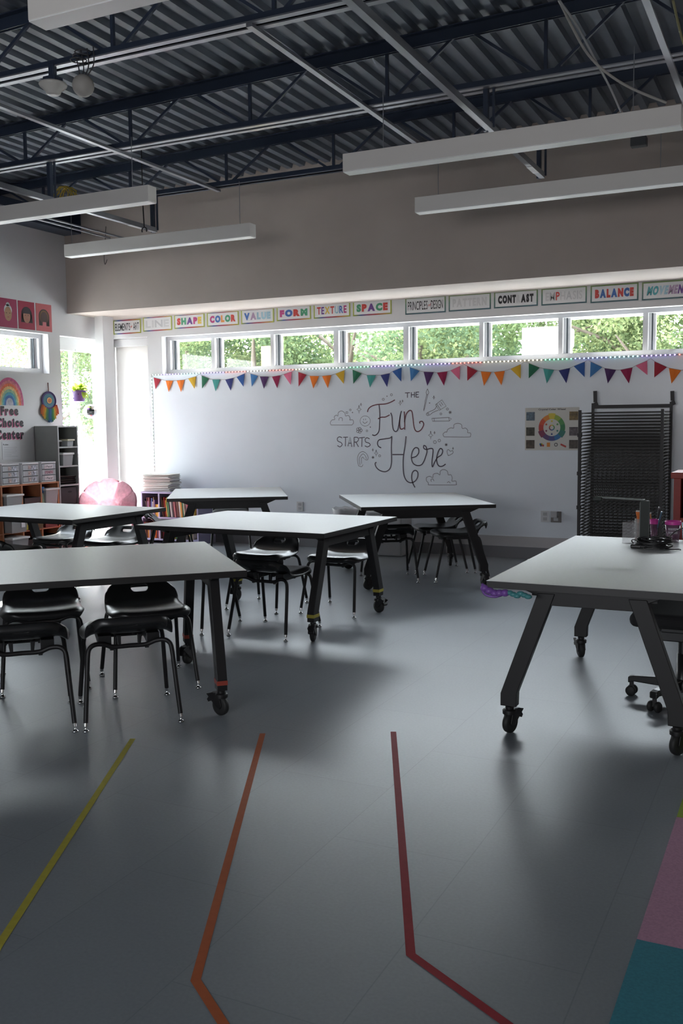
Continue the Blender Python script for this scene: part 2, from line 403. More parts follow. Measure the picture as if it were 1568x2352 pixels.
# ================================================================== ROOF STEEL
ZB=3.79
JY=[3.40,4.99,6.64,8.11]
jl=['dark navy steel roof joist nearest the camera, above the pendant at upper left','navy steel roof joist with the smoke detector and the round speaker hanging below it',
    'navy steel roof joist crossing the middle of the ceiling, third from the camera','navy steel roof joist closest to the tall taupe upper wall']
def joist(k):
    Y=JY[k]; t=thing('roof_joist',jl[k],'roof joist',(-2.3,Y,ZB),0,'steel roof joists under the deck'); X0=-2.3
    xa,xb=XL+.02-X0,XR-X0-.02
    mb=MB()
    for s in (-1,1):
        mb.bx((xa,s*.012,0),(xb,s*.055,.008)); mb.bx((xa,s*.012,0),(xb,s*.019,.05))
    mb.mat(1)
    if k in (1,2,):
        mb.bx((xa,-.062,-.012),(xb,-.018,-.003)); mb.bx((xa,.018,-.012),(xb,.062,-.003))
    mb.build('bottom_chord',[navy,galv],t)
    mb=MB(); off=.062
    for s in (-1,1):
        za,zb_=deck_z(xa+X0)-off-ZB,deck_z(xb+X0)-off-ZB
        mb.bar((xa,s*.035,za),(xb,s*.035,zb_),.05,.008); mb.bar((xa,s*.015,za-.04),(xb,s*.015,zb_-.04),.007,.08)
    mb.build('top_chord',navy,t)
    x=-6.32-1.165-X0; j=0
    while x<xb-.2:
        zt=deck_z(x+X0)-off-ZB-.05
        m2=MB(); m2.bar((x,0,.03),(x,0,zt),.022,.022); m2.build('vertical_strut',navy,t)
        for s in (1,-1):
            if xa<x+s*.60<xb:
                m2=MB(); m2.bar((x+s*.05,0,.03),(x+s*.54,0,deck_z(x+X0+s*.54)-off-ZB-.04),.020,.020); m2.build('diagonal_strut',navy,t)
        x+=1.165
    return t
for k in range(4): joist(k)

# lines across the joists: thin bridging angles and larger sway pipes with hangers
for i,(bxx,lab) in enumerate(((-5.27,'thin pale bridging bar across the joists, left of the long pipe'),(-2.96,'thin pale bridging bar across the joists near the middle of the ceiling'),(-.86,'thin pale bridging bar across the joists at upper right'))):
    mb=MB(); mb.bx((bxx-.02,4.93,ZB-.035),(bxx+.02,8.15,ZB-.013)); tag(mb.build('bridging_bar',galv),lab,'steel bar','bridging bars under the joists')
def sway(xp,zp,y0,y1,label):
    t=thing('strut_rail',label,'steel rail',(xp,y1,zp))
    mb=MB(); mb.bx((-.022,y0-y1,0),(.022,0,.045)); mb.mat(1).bx((-.024,-.42,-.003),(.024,-.20,.002)); mb.build('rail',[galv,M('pale_rail_end',(.62,.62,.62),.4)],t)
    for yy in (0,6.64-y1):
        mb=MB(); mb.bx((-.045,yy-.02,0),(-.012,yy+.02,ZB-zp)); mb.bx((.018,yy-.008,.02),(.034,yy+.008,ZB-zp)); mb.build('hanger',navy,t)
a=PY(1245,410,8.11)
sway(a.x,a.z,YB+.1,8.11,'long grey steel rail running from top centre down behind the right pendant lights')
a=PY(357,534,8.11)
sway(a.x,a.z,YB+.1,8.11,'long grey steel rail ending above the short pendant light at left')
# pair of thin conduits at far left
for i,(xc,zc) in enumerate(((-7.25,3.62),(-7.05,3.60))):
    mb=MB(); mb.tube([(xc,YB+.1,zc),(xc,8.9,zc)],.011,8); tag(mb.build('conduit',galv),('left' if i==0 else 'right')+' one of two thin conduits under the dark ceiling at far left','conduit','conduits at far left')
# girder along the left wall
gt=thing('steel_girder','deep navy steel girder along the top of the left wall','girder',(XL+.14,0,3.78))
mb=MB(); mb.bx((-.13,YB+.01,0),(.13,YU-.01,.018)); mb.bx((-.008,YB+.01,.018),(.008,YU-.01,.235)); mb.build('flange_and_web',navy,gt)
mb=MB(); mb.bx((-.13,YU-.025,.018),(.13,YU-.01,.235)); mb.build('end_plate',navy,gt)
# coil of yellow cable
mb=MB()
cc=PY(150,450,7.9)
for k in range(6):
    rr=.09+.008*(k%3); pts=[(cc.x+rr*math.cos(2*PI*i/22+k)+.01*math.sin(3*i+k),cc.y+.025*(k-2.5)+.01*math.sin(i),cc.z-.02+rr*1.1*math.sin(2*PI*i/22+k)) for i in range(22)]
    mb.tube(pts,.007,6,closed=True)
mb.tube([(cc.x,cc.y,cc.z+.07),(cc.x,cc.y,ZB+.1)],.004,6)
tag(mb.build('cable_coil',[M('yellow_cable',(.42,.30,.03),.5)]),'coil of yellow cable hanging under the dark deck at upper left','cable coil')
# smoke detector and round speaker
p=PY(122,199,4.93)
t=thing('smoke_detector','white smoke detector hanging from the joist at upper left','smoke detector',(p.x,p.y,p.z))
mb=MB(); mb.lathe([(.02,-.055),(.035,-.052),(.045,-.045),(.05,-.03),(.085,.0),(.09,.012),(.085,.02),(.03,.022)],n=28); mb.build('housing',M('off_white_plastic',(.66,.64,.60),.4),t)
mb=MB(); mb.bx((-.05,-.04,.02),(.05,.04,.06)); mb.bx((-.02,-.02,.06),(.02,.02,ZB-p.z+.002)); mb.build('mounting_box',navy,t,bevel=.005)
p=PY(191,197,4.90)
t=thing('ceiling_speaker','round pale grey speaker hanging beside the smoke detector','speaker',(p.x,p.y,p.z))
mb=MB(); mb.sphere((0,0,0),.068,26,16); mb.build('globe',M('pale_grey_plastic',(.46,.44,.41),.6),t)
mb=MB()
for k in range(4): mb.tube(smooth_path([(-.06+.05*k,.0,.22),(-.04+.04*k,.01,.12),(-.025+.02*k,0,.055)]),.004,6)
for k in range(3): mb.tube([(.05*math.cos(2*PI*i/16)+.02*k-.03,.05*math.sin(2*PI*i/16),.16+.02*k) for i in range(16)],.004,6,closed=True)
mb.build('wire',M('dark_wire',(.05,.05,.06),.5),t)
# occupancy sensor under the far joist at right
p=PY(1467,322,8.06)
t=thing('motion_sensor','small grey sensor box clipped under the far joist at right','sensor',(p.x,p.y,p.z))
mb=MB(); mb.bx((-.062,-.04,-.05),(.062,.04,.02)); mb.build('box',M('sensor_grey',(.09,.095,.10),.5),t,bevel=.006)
mb=MB(); mb.bx((-.02,-.02,.02),(.02,.02,ZB-p.z)); mb.build('bracket',navy,t)
# loose grey cable drooping at upper right
q=[PY(1283,0,5.6),PY(1318,70,5.8),PY(1348,122,6.0),PY(1390,165,6.1),PY(1450,203,6.2),PY(1530,236,6.30)]
mb=MB(); mb.tube(smooth_path(q),.008,8); tag(mb.build('loose_cable',M('grey_cable',(.40,.38,.36),.5)),'grey cable drooping from the deck to the right pendant light','cable')
q=[PY(1283,0,5.55),PY(1325,60,5.8),PY(1372,148,6.1),PY(1400,200,6.35),PY(1426,258,6.40)]
mb=MB(); mb.tube(smooth_path(q),.007,8); tag(mb.build('suspension_cord',M('grey_cable2',(.38,.38,.39),.5)),'straight grey cord running down to the top of the right pendant light','cord')
q=[PY(1545,0,5.4),PY(1555,45,5.5),PY(1568,95,5.6),PY(1585,130,5.7)]
mb=MB(); mb.tube(smooth_path(q),.007,8); tag(mb.build('loose_cable',M('olive_cable',(.25,.23,.12),.5)),'olive cable hanging at the upper right corner of the ceiling','cable')

# ================================================================== PENDANT LIGHTS
def pendant(xl,xr,y,label,z=3.255,cables=()):
    L=xr-xl; t=thing('pendant_light',label,'pendant light',((xl+xr)/2,y,z),0,'long white pendant lights')
    mb=MB(); mb.bx((-L/2,-.055,.006),(L/2,.055,.128)); mb.build('housing',fixm,t,bevel=.003)
    mb=MB(); mb.bx((-L/2+.003,-.053,0),(L/2-.003,.053,.010)); mb.build('lens',diffm,t)
    for cx in cables:
        mb=MB(); mb.tube([(cx,0,.125),(cx,0,ZB-z)],.003,6); mb.build('suspension_cable',galv,t)
    return t
Z3=3.255
def pxx(x,y): return PZ(x,y,Z3)
a=pxx(152,591); b=pxx(566,540); pendant(a.x,b.x,a.y+.055-.03,'white pendant light hanging closest to the left end of the upper wall',cables=(-1.08,1.0))
LN=b.x-a.x
c=pxx(787,396); d=pxx(1551,291); pendant(c.x,c.x+LN,(c.y+d.y)/2+.05,'white pendant light at upper right, the larger of the two there',cables=(-.85,.85))
a=pxx(345,463); pendant(a.x-LN,a.x,a.y+.03,'white pendant light cut by the left edge, above the shorter-looking one',cables=(-.85,.95))
a=pxx(957,488); pendant(a.x-.02,a.x-.02+LN,a.y+.055,'white pendant light below the larger one at right, in front of the upper wall',cables=(-.95,.85))
a=pxx(110,40); pendant(a.x-.11,a.x-.11+LN,a.y+.05,'white pendant light whose end shows at the top left corner',cables=(-.95,.95))
# black cord with a hook beside the left pendants
mb=MB(); p0=PY(328,470,7.75); p1=PY(331,522,7.75); mb.tube([p0,p1],.006,6); mb.tube([(p1.x+.03*math.cos(q*PI/6+PI/2),p1.y,p1.z-.03+.03*math.sin(q*PI/6+PI/2)) for q in range(-4,5)],.006,6); mb.tube([p0,(p0.x,p0.y,deck_z(p0.x)-.035)],.005,6)
tag(mb.build('hanging_hook',black),'short black cord with a hook between the two left pendants','hook')
mb=MB(); q=[PY(243,520,YU-.02),PY(241,560,YU-.02),PY(239,590,YU-.02),PY(241,607,YU-.02),PY(246,596,YU-.02)]; mb.tube(smooth_path(q),.004,6); tag(mb.build('wall_wire',M('dark_wire2',(.10,.09,.09),.5)),'thin dark wire dangling on the upper wall near the left corner','wire')

# ================================================================== TABLES
HT=.748
tapes={'yellow':M('yellow_tape',(.42,.36,.05),.5),'red':M('red_tape',(.35,.05,.03),.5)}
def caster_parts(parent, x, y, rz, ztop=.13):
    c=bpy.data.objects.new('caster',None)  # replaced by a mesh part below
    bpy.data.objects.remove(c)
    R=Matrix.Rotation(rz,3,'Z')
    mb=MB()
    o=Vector((x,y,0))
    def P(a): return R@Vector(a)+o
    mb.lathe([(.020,.105),(.020,ztop)],(x,y,0),16)
    mb.lathe([(.033,.094),(.034,.112),(.026,.118)],(x,y,0),20)
    for s in (-1,1):
        mb.prism([(-.012,.045),(.055,.105),(.012,.118),(-.034,.112),(-.05,.052),(-.036,.035)],(P((1,0,0))-o,(0,0,1),P((0,1,0))-o),P((.030,s*.022-.002,0)),.004)
    mb.prism([(.02,.095),(.075,.062),(.085,.075),(.055,.115),(.02,.118)],(P((1,0,0))-o,(0,0,1),P((0,1,0))-o),P((0,-.020,0)),.040)
    f=mb.build('caster',black,parent,bevel=.002)
    mb=MB(); mb.lathe([(.012,-.016),(.040,-.016),(.049,-.011),(.0505,0),(.049,.011),(.040,.016),(.012,.016)],P((.005,0,.0505)),28,axis='y',R=R,caps=True)
    mb.build('wheel',rubber,f)
    return f
def table(name, label, loc, rz, L, Wd, tape=None, inset=.13, seed=0, group='grey topped tables on casters'):
    t=thing(name,label,'table',(loc[0],loc[1],0),rz,group)
    mb=MB(); mb.bx((-L/2+.003,-Wd/2+.003,HT-.028),(L/2-.003,Wd/2-.003,HT)); mb.build('tabletop',laminate,t)
    mb=MB(); e=.004
    mb.bx((-L/2,-Wd/2,HT-.032),(L/2,-Wd/2+e,HT-.001)); mb.bx((-L/2,Wd/2-e,HT-.032),(L/2,Wd/2,HT-.001)); mb.bx((-L/2,-Wd/2,HT-.032),(-L/2+e,Wd/2,HT-.001)); mb.bx((L/2-e,-Wd/2,HT-.032),(L/2,Wd/2,HT-.001))
    mb.bx((-L/2+e,-Wd/2+e,HT-.033),(L/2-e,Wd/2-e,HT-.0285))
    mb.build('edge_band',edgeb,t)
    rnd=random.Random(seed)
    zt=HT-.033
    for sx in (-1,1):
        x=sx*(L/2-inset)
        yt=Wd/2-.25; yb=Wd/2-.075
        mb=MB()
        poly=[(-Wd/2+.10,zt),(-Wd/2+.215,zt-.048),(-yt,zt-.085),(yt,zt-.085),(Wd/2-.215,zt-.048),(Wd/2-.10,zt)]
        mb.prism([(a,b) for a,b in poly],((0,1,0),(0,0,1),(1,0,0)),(x-.02,0,0),.04)
        mb.build('apron',black,t,bevel=.002)
        for s in (-1,1):
            mb=MB()
            w=.040
            poly=[(s*(yt-w),zt-.03),(s*(yt+w),zt-.03),(s*(yb+w*.95),.195),(s*(yb+w*.95),.135),(s*(yb-w*.95),.135),(s*(yb-w),.20)]
            if s<0: poly=poly[::-1]
            mb.prism(poly,((0,1,0),(0,0,1),(1,0,0)),(x-.026,0,0),.052)
            lg=mb.build('leg',black,t,bevel=.003)
            if tape:
                z0=.185
                mb=MB(); mb.bx((x-.0225,s*yb-.0365,z0),(x+.0225,s*yb+.0365,z0+.022)) if False else mb.prism([(s*yb-.0415,.165),(s*yb+.0415,.165),(s*(yb-.002)+.0415,.187),(s*(yb-.002)-.0415,.187)],((0,1,0),(0,0,1),(1,0,0)),(x-.0275,0,0),.055)
                mb.build('tape_band',tapes[tape],lg)['label']=tape+' tape band around the leg'
            caster_parts(t,x,s*yb,rnd.uniform(0,2*PI))
    for s in (-1,1):
        mb=MB(); mb.bx((-L/2+inset+.02,s*.26-.02,zt-.05),(L/2-inset-.02,s*.26+.02,zt-.001)); mb.build('stretcher',black,t)
    return t
def from_corners(c0,d_deg,long,short,side):
    """corner c0, long direction angle d_deg, short direction is +90*side"""
    a=math.radians(d_deg); u=Vector((math.cos(a),math.sin(a))); v=Vector((-u.y,u.x))*side
    c=Vector(c0)+u*long/2+v*short/2
    return (c.x,c.y),a
LT,WT=1.524,1.215
loc,a=from_corners((-2.482,4.018),223.5,LT,1.27,-1); tA=table('work_table','grey topped table at front left with red tape low on its legs',loc,a,LT,1.27,'red',seed=1)
loc=(-3.615,6.19); table('work_table',"grey topped table mid-room with yellow tape bands low on its legs",loc,math.radians(-.6),1.56,1.225,'yellow',seed=5)
loc,a=(-5.85,6.31),math.radians(-1.5); table('work_table','grey topped table at far left in front of the orange cubby shelf',loc,a,LT,1.17,None,seed=9)
loc,a=from_corners((-5.683,7.713),122.5,1.50,1.205,-1); table('work_table','grey topped table beside the purple bookcase, far left of the whiteboard',loc,a,1.50,1.205,None,seed=12)
loc,a=from_corners((-3.448,7.473),123.3,1.50,1.205,-1); table('work_table','grey topped table right of centre below the lettering on the whiteboard',loc,a,1.50,1.205,None,seed=17)
table('teacher_table','long grey topped table at right holding cups and cables',(-.845,5.11),PI/2,1.89,.905,None,inset=.145,seed=23,group=None)

# ================================================================== STOOL CHAIRS
def chair_seat_mesh():
    NU,NV=25,23
    # profile from front (v=0) to the back lip (v=1): (y forward, z, half width)
    prof=[(.218,.405,.185),(.226,.425,.208),(.215,.447,.222),(.17,.455,.232),(.10,.450,.236),(.02,.446,.234),(-.06,.447,.228),(-.12,.456,.222),(-.165,.476,.214),(-.198,.506,.210),(-.222,.535,.203),(-.243,.551,.194),(-.262,.550,.186),(-.274,.534,.180),(-.277,.512,.176)]
    def samp(t):
        f=t*(len(prof)-1); i=min(int(f),len(prof)-2); k=f-i
        return [prof[i][j]*(1-k)+prof[i+1][j]*k for j in range(3)]
    vs=[];fs=[]
    for iv in range(NV):
        v=iv/(NV-1); y,z,w=samp(v)
        for iu in range(NU):
            u=-1+2*iu/(NU-1)
            au=abs(u)
            dz=-.035*max(0,(au-.72)/.28)**2 + .012*au*au*(1 if v<.6 else .2)
            ry=.05*max(0,(au-.6)/.4)**2
            yy=y-(ry if v<.35 else 0)+(.035*max(0,(au-.5)/.5)**2 if v>.55 else 0)
            zz=z+dz*(1 if v<.6 else .35)-(.022*max(0,(au-.65)/.35)**2.5 if v>.72 else 0)
            vs.append([u*w,yy,zz])
    cu=(NU-1)//2
    hole=set()
    r0=14
    for iv in (r0,r0+1):
        for iu in range(cu-3,cu+3): hole.add((iv,iu))
    for iv in range(NV-1):
        for iu in range(NU-1):
            if (iv,iu) in hole: continue
            a=iv*NU+iu; fs.append((a,a+1,a+NU+1,a+NU))
    # round off the hole corners
    for iv,ivin in ((r0,1),(r0+2,-1)):
        for sgn in (-1,1):
            i=iv*NU+cu+sgn*3; j=(iv+ivin)*NU+cu+sgn*2
            for c in range(3): vs[i][c]+= .45*(vs[j][c]-vs[i][c])
    return vs,fs
def make_chair(label,loc,rz,group):
    t=thing('stool_chair',label,'chair',(loc[0],loc[1],0),rz,group)
    vs,fs=chair_seat_mesh()
    mb=MB(); mb.smooth=True; mb.add(vs,fs); s=mb.build('seat',blackp,t)
    md=s.modifiers.new('thickness','SOLIDIFY'); md.thickness=.014; md.offset=-1
    md=s.modifiers.new('smooth','SUBSURF'); md.levels=1; md.render_levels=1
    # underside bracket with its window
    mb=MB()
    for sg in (-1,1):
        mb.bx((sg*.118-.032,-.13,.388),(sg*.118+.032,.13,.438))
        for fy in (-1,1):
            mb.prism([(sg*.040,.438),(sg*.062,.438),(sg*.054,.380),(sg*.040,.380)],((1,0,0),(0,0,1),(0,1,0)),(0,fy*.135-.012,0),.024)
    for fy in (-1,1): mb.bx((-.10,fy*.137-.010,.374),(.10,fy*.137+.010,.384)); mb.bx((-.095,fy*.14-.008,.366),(-.075,fy*.14+.008,.376)); mb.bx((.075,fy*.14-.008,.366),(.095,fy*.14+.008,.376))
    mb.build('seat_bracket',blackp,t,bevel=.003)
    for fy in (1,-1):
        for sg in (-1,1):
            yt=fy*.165; yb=fy*.250
            pts=smooth_path([(0,yt*.85,.383),(sg*.08,yt*.87,.384),(sg*.13,yt*.92,.402),(sg*.172,yt,.404),(sg*.197,yt+fy*.008,.385),(sg*.205,yt+fy*.016,.345)],5)
            pts.append(Vector((sg*.228,yb,.045)))
            mb=MB(); mb.tube(pts,.0115,10); lg=mb.build('leg',black,t)
            d=(Vector((sg*.228,yb,.045))-Vector((sg*.205,yt+fy*.016,.345))).normalized()
            mb=MB(); mb.tube([Vector((sg*.228,yb,.047)),Vector((sg*.228,yb,.047))+d*.018],.0105,10)
            mb.lathe([(.0065,.030),(.0055,.018),(.009,.014),(.016,.010),(.017,.004),(.012,0)],(sg*.229,yb+fy*.003,0),14); mb.build('glide',chrome,lg)
    return t
# (x, y, facing direction in degrees, label, group)
CH=[(-3.36,4.345,318,'black stool chair facing the camera under the front left table, nearer its red-taped leg','chairs at the front left table'),
    (-3.915,4.10,315,"black stool chair facing the camera under the front left table, at the photo's left edge",'chairs at the front left table'),
    (-3.09,3.825,134,'black stool chair seen from behind nearest the yellow floor stripe','chairs at the front left table'),
    (-3.468,3.487,134,'black stool chair seen from behind at the left edge of the photo, front row','chairs at the front left table'),
    (-3.365,5.81,90,'black stool chair seen from behind between the two yellow-taped legs of the middle table','chairs at the middle table'),
    (-4.00,5.74,90,'black stool chair mostly hidden behind the front left table corner','chairs at the middle table'),
    (-3.89,6.60,270,"black stool chair facing the camera at the middle table, left of two",'chairs at the middle table'),
    (-3.265,6.69,270,'black stool chair facing the camera right behind the yellow-taped front leg','chairs at the middle table'),
    (-5.62,6.80,270,"black stool chair at the far left table, handle slot showing, before the pink mat",'chairs at the far left table'),
    (-6.20,6.80,270,'black stool chair with a sunlit front edge in front of the cubby shelf','chairs at the far left table'),
    (-6.05,5.98,90,"black stool chair seen from behind just above the front left table top",'chairs at the far left table'),
    (-6.08,8.32,33,'black stool chair with its back lip against the purple bookcase books','chairs at the table by the bookcase'),
    (-6.08,9.50,302,'black stool chair whose thin bright legs stand right of the purple bookcase','chairs at the table by the bookcase'),
    (-3.50,8.20,123,'black stool chair seen from behind beside the grey storage tub','chairs at the table below the lettering'),
    (-3.275,8.895,212,"black stool chair in side view, middle of three at the table below the lettering",'chairs at the table below the lettering'),
    (-2.945,8.525,214,'black stool chair in side view nearest the right leg of the table below the lettering','chairs at the table below the lettering')]
ch0=None
for (x,y,d,lab,grp) in CH:
    rz=math.radians(d-90)
    if ch0 is None: ch0=make_chair(lab,(x,y),rz,grp)
    else: dup(ch0,(x,y,0),rz,lab,grp)

# ================================================================== OFFICE CHAIR (partly in frame)
h=(-.540,5.164)
t=thing('office_chair','black swivel office chair under the right table with a five-star caster base','chair',(h[0],h[1],0),-PI/2)
mb=MB(); mb.lathe([(.045,.06),(.05,.10),(.035,.13),(.03,.26),(.030,.26)],n=20); mb.build('hub',blackp,t)
mb=MB(); mb.lathe([(.026,.25),(.026,.33)],n=16); mb.mat(1).lathe([(.014,.33),(.014,.42)],n=16); mb.build('gas_lift',[blackp,chrome],t)
for k in range(5):
    a=math.radians(174.5+90+71.6*k); u=Vector((math.cos(a),math.sin(a),0)); R=Matrix.Rotation(a,3,'Z')
    mb=MB(); q=[(.02,.070),(.25,.080),(.278,.070),(.278,.104),(.25,.112),(.02,.128)]
    mb.prism(q,(u,(0,0,1),R@Vector((0,1,0))),R@Vector((0,-.022,0)),.044); sp=mb.build('base_arm',blackp,t,bevel=.006)
    c=u*.262
    mb=MB()
    for s in (-1,1): mb.lathe([(.006,-.011),(.024,-.011),(.028,-.004),(.028,.004),(.022,.011),(.006,.011)],c+Vector((0,0,.028))+R@Vector((0,s*.020,0)),20,axis='y',R=R)
    mb.bx((c.x-.010,c.y-.010,.03),(c.x+.010,c.y+.010,.078)); mb.build('caster',rubber,sp)
mb=MB(); mb.bx((-.12,-.10,.385),(.12,.10,.425)); mb.bx((-.07,-.12,.33),(.07,.06,.385)); mb.bar((-.11,.0,.40),(-.20,-.02,.392),.02,.012); mb.build('tilt_mechanism',blackp,t,bevel=.006)
mb=MB(); mb.bx((-.25,-.24,.425),(.25,.24,.50)); mb.build('seat_cushion',M('black_fabric',(.022,.022,.025),.9),t,bevel=.035,seg=4)
mb=MB(); mb.bar((.0,.22,.40),(.0,.30,.46),.06,.02); mb.bar((0,.30,.45),(0,.31,.60),.06,.02); mb.build('back_bracket',blackp,t,bevel=.004)
mb=MB(); mb.bx((-.22,.27,.52),(.22,.33,.72)); mb.build('backrest',MATS['black_fabric'],t,bevel=.03,seg=4)

# ================================================================== WHITEBOARD WALL
WX0=PY(349,860,YF).x
t=thing('whiteboard','wide whiteboard covering the back wall with The Fun Starts Here drawn on it','whiteboard',(0,YF,0))
mb=MB(); mb.bx((WX0,-.006,.238),(XR-.3,0,2.108)); mb.build('writing_surface',wbm,t)
def wp(x,y,off=.0075):
    p=PY(x,y,YF); return Vector((p.x,-off,p.z))
def cp(x,y): return wp(x/4.126+740,y/4.126+870)
def ribbon(mb,pts,w):
    pts=[Vector(p) for p in pts]; n=len(pts); vs=[]
    for i,p in enumerate(pts):
        d=(pts[min(i+1,n-1)]-pts[max(i-1,0)]); d.y=0
        if d.length<1e-6: d=Vector((1,0,0))
        d.normalize(); s=Vector((-d.z,0,d.x))*w/2
        vs+=[p+s,p-s]
    mb.add(vs,[(2*i,2*i+1,2*i+3,2*i+2) for i in range(n-1)],False)
def stroke(mb,pts,w,sm=True):
    P=[cp(*q) for q in pts]
    if sm and len(P)>2: P=smooth_path(P,6)
    ribbon(mb,P,w)
def circ(mb,c,r,w,n=14,ry=None):
    P=[cp(c[0]+r*math.cos(2*PI*i/n),c[1]+(ry or r)*math.sin(2*PI*i/n)) for i in range(n+1)]; ribbon(mb,P,w)
def star4(mb,c,r,w,rx=None):
    rx=rx or r*.55; a=[(c[0],c[1]-r),(c[0]+rx*.25,c[1]-r*.25),(c[0]+rx,c[1]),(c[0]+rx*.25,c[1]+r*.25),(c[0],c[1]+r),(c[0]-rx*.25,c[1]+r*.25),(c[0]-rx,c[1]),(c[0]-rx*.25,c[1]-r*.25),(c[0],c[1]-r)]
    stroke(mb,a,w,False)
mk=M('dark_marker',(.10,.08,.11),.5); mk2=M('maroon_marker',(.20,.07,.09),.5); mk3=M('thin_marker',(.17,.15,.17),.5)
mb=MB(); LW=.0125
FUN=[[(430,315),(440,285),(470,260),(520,245),(600,238),(650,222),(690,200)],[(540,248),(547,330),(545,420),(540,490),(520,525),(495,537),(475,530)],[(530,380),(560,365),(600,362),(640,342)],
 [(650,322),(662,360),(666,430),(675,480),(695,500),(715,485),(728,430),(742,340),(752,305)],[(742,340),(735,400),(737,460),(752,478),(778,465)],[(778,310),(782,400),(782,482)],[(780,410),(795,340),(825,302),(850,310),(860,370),(870,450),(885,490),(910,500),(940,480),(962,435),(950,405),(925,408),(928,425)]]
HERE=[[(560,655),(535,640),(525,610),(540,580),(590,570),(640,562),(663,545)],[(660,550),(656,650),(658,750),(655,810),(640,855),(600,880),(550,870),(515,840),(502,805),(514,790)],[(665,718),(770,718)],
 [(795,545),(785,640),(770,740),(768,830),(775,910),(800,965),(840,985),(880,970),(905,930),(905,885),(880,868),(855,890),(848,940),(860,990),(880,1030)],
 [(848,748),(890,735),(915,700),(910,660),(880,655),(855,690),(846,750),(862,800),(900,822),(940,815),(965,780),(980,740),(993,690),(985,645),(965,632),(962,655),(985,670),(1030,660),(1050,670),(1048,720),(1040,790),(1045,835),(1062,800),(1090,750),(1130,720),(1142,680),(1122,660),(1100,690),(1085,750),(1090,800),(1110,828),(1140,828),(1170,808)]]
for i,q in enumerate(FUN): mb.mat(0 if i in (1,3) else 1); stroke(mb,q,LW)
for i,q in enumerate(HERE): mb.mat(0); stroke(mb,q,LW)
BL=[[(190,560),(165,550),(145,565),(150,590),(180,605),(190,625),(170,645),(145,632)],[(200,555),(245,553)],[(222,553),(220,640)],[(245,640),(265,553),(282,645)],[(253,610),(277,610)],[(303,645),(303,555)],[(303,555),(335,556),(345,575),(330,598),(303,600)],[(320,600),(345,645)],[(350,560),(405,555)],[(378,558),(376,645)],[(450,570),(425,558),(408,575),(415,600),(445,610),(455,630),(430,645),(405,635)],
 [(785,135),(832,132)],[(808,133),(808,180)],[(845,128),(845,178)],[(875,125),(875,177)],[(845,152),(875,150)],[(918,125),(890,127)],[(890,125),(890,175)],[(890,175),(918,173)],[(890,150),(912,149)]]
for i,q in enumerate(BL): mb.mat(0); stroke(mb,q,.009,i in (0,6,10))
mb.build('marker_lettering',[mk,mk2],t)['label']='The Fun Starts Here in dark marker'
w=.0052
def doodle(label,fn):
    global mb
    mb=MB(); fn(); o=mb.build('marker_doodle',mk3,t); o['label']=label
CL=[[(85,438),(78,415),(95,390),(120,385),(115,360),(135,345),(150,352),(155,320),(185,305),(215,325),(222,352),(250,348),(265,375),(262,390),(290,390),(298,415),(285,435),(265,438),(85,438)],[(160,395),(165,372),(190,372),(192,400)],
 [(1155,550),(1145,525),(1165,505),(1180,505),(1190,480),(1220,465),(1245,468),(1250,435),(1285,422),(1320,435),(1328,470),(1360,468),(1380,490),(1378,510),(1405,515),(1405,540),(1380,552),(1155,550)],
 [(1005,1005),(1005,985),(988,965),(990,935),(1020,925),(1048,935),(1055,905),(1090,895),(1115,910),(1120,875),(1150,860),(1185,875),(1195,910),(1220,910),(1232,940),(1230,970),(1265,968),(1270,995),(1250,1005),(1005,1005)],[(1035,975),(1030,955),(1050,950),(1060,970)],[(1185,985),(1200,975),(1215,990)],
 [(385,405),(405,423),(430,405)],[(393,380),(394,393)],[(412,378),(413,391)],
 [(998,95),(985,130),(990,150),(975,220),(962,305),(985,220),(1000,155),(1010,130),(998,95)],[(988,150),(1001,153)],
 [(1085,255),(1065,290),(1010,315),(988,330),(995,348),(1020,342),(1050,318),(1100,298)],
 [(345,825),(335,760),(350,710),(385,690),(420,710),(437,745)],[(360,818),(352,760),(370,725),(390,712),(410,730),(420,760)],[(375,805),(373,760),(385,742),(400,760)],[(345,825),(375,832),(388,812)],[(437,745),(430,768),(405,765)],
 [(1195,730),(1183,690),(1195,670),(1215,687),(1235,680),(1238,705),(1195,730)]]

def strokes(ids): return lambda: [stroke(mb,CL[i],w) for i in ids]
doodle('marker cloud left of the word Fun',strokes((0,1)))
doodle('marker cloud right of the word Here',strokes((2,)))
doodle('marker cloud below the word Here',strokes((3,4,5)))
doodle('smiling face in thin marker',lambda: (strokes((6,7,8))(),circ(mb,(408,400),48,w*.7,24)))
doodle('slim marker brush',strokes((9,10)))
doodle('wide marker paint brush',lambda: (stroke(mb,CL[11],w),[stroke(mb,q,w,False) for q in ([(1075,245),(1135,200),(1175,260),(1110,300),(1075,245)],[(1085,238),(1122,292)],[(1110,235),(1130,262)],[(1125,222),(1145,250)])],circ(mb,(1005,332),7,w,12)))
doodle('marker rainbow',strokes((12,13,14,15,16)))
doodle('marker heart',strokes((17,)))
doodle('marker pencil',lambda: [stroke(mb,q,w,False) for q in ([(1040,375),(1200,367),(1225,380),(1205,400),(1045,402),(1040,375)],[(1200,367),(1205,400)],[(1060,373),(1062,402)])])
for c,r in (((350,290),40),((368,245),15),((740,230),25),((762,212),13),((1058,178),18),((1028,535),40),((1065,512),14),((512,705),32),((480,675),14),((1240,660),12)): doodle('marker sparkle',lambda: star4(mb,c,r,w))
for c,r in (((580,195),10),((657,152),10),((235,320),9),((268,295),8),((425,493),8),((545,730),10),((1068,600),14),((1110,585),12),((1125,333),9),((1187,287),10)): doodle('small marker circle',lambda: circ(mb,c,r,w,12))
for c in ((615,165),(457,458),(288,320),(1018,230)): doodle('marker dot',lambda: circ(mb,c,3,w*1.3,6))
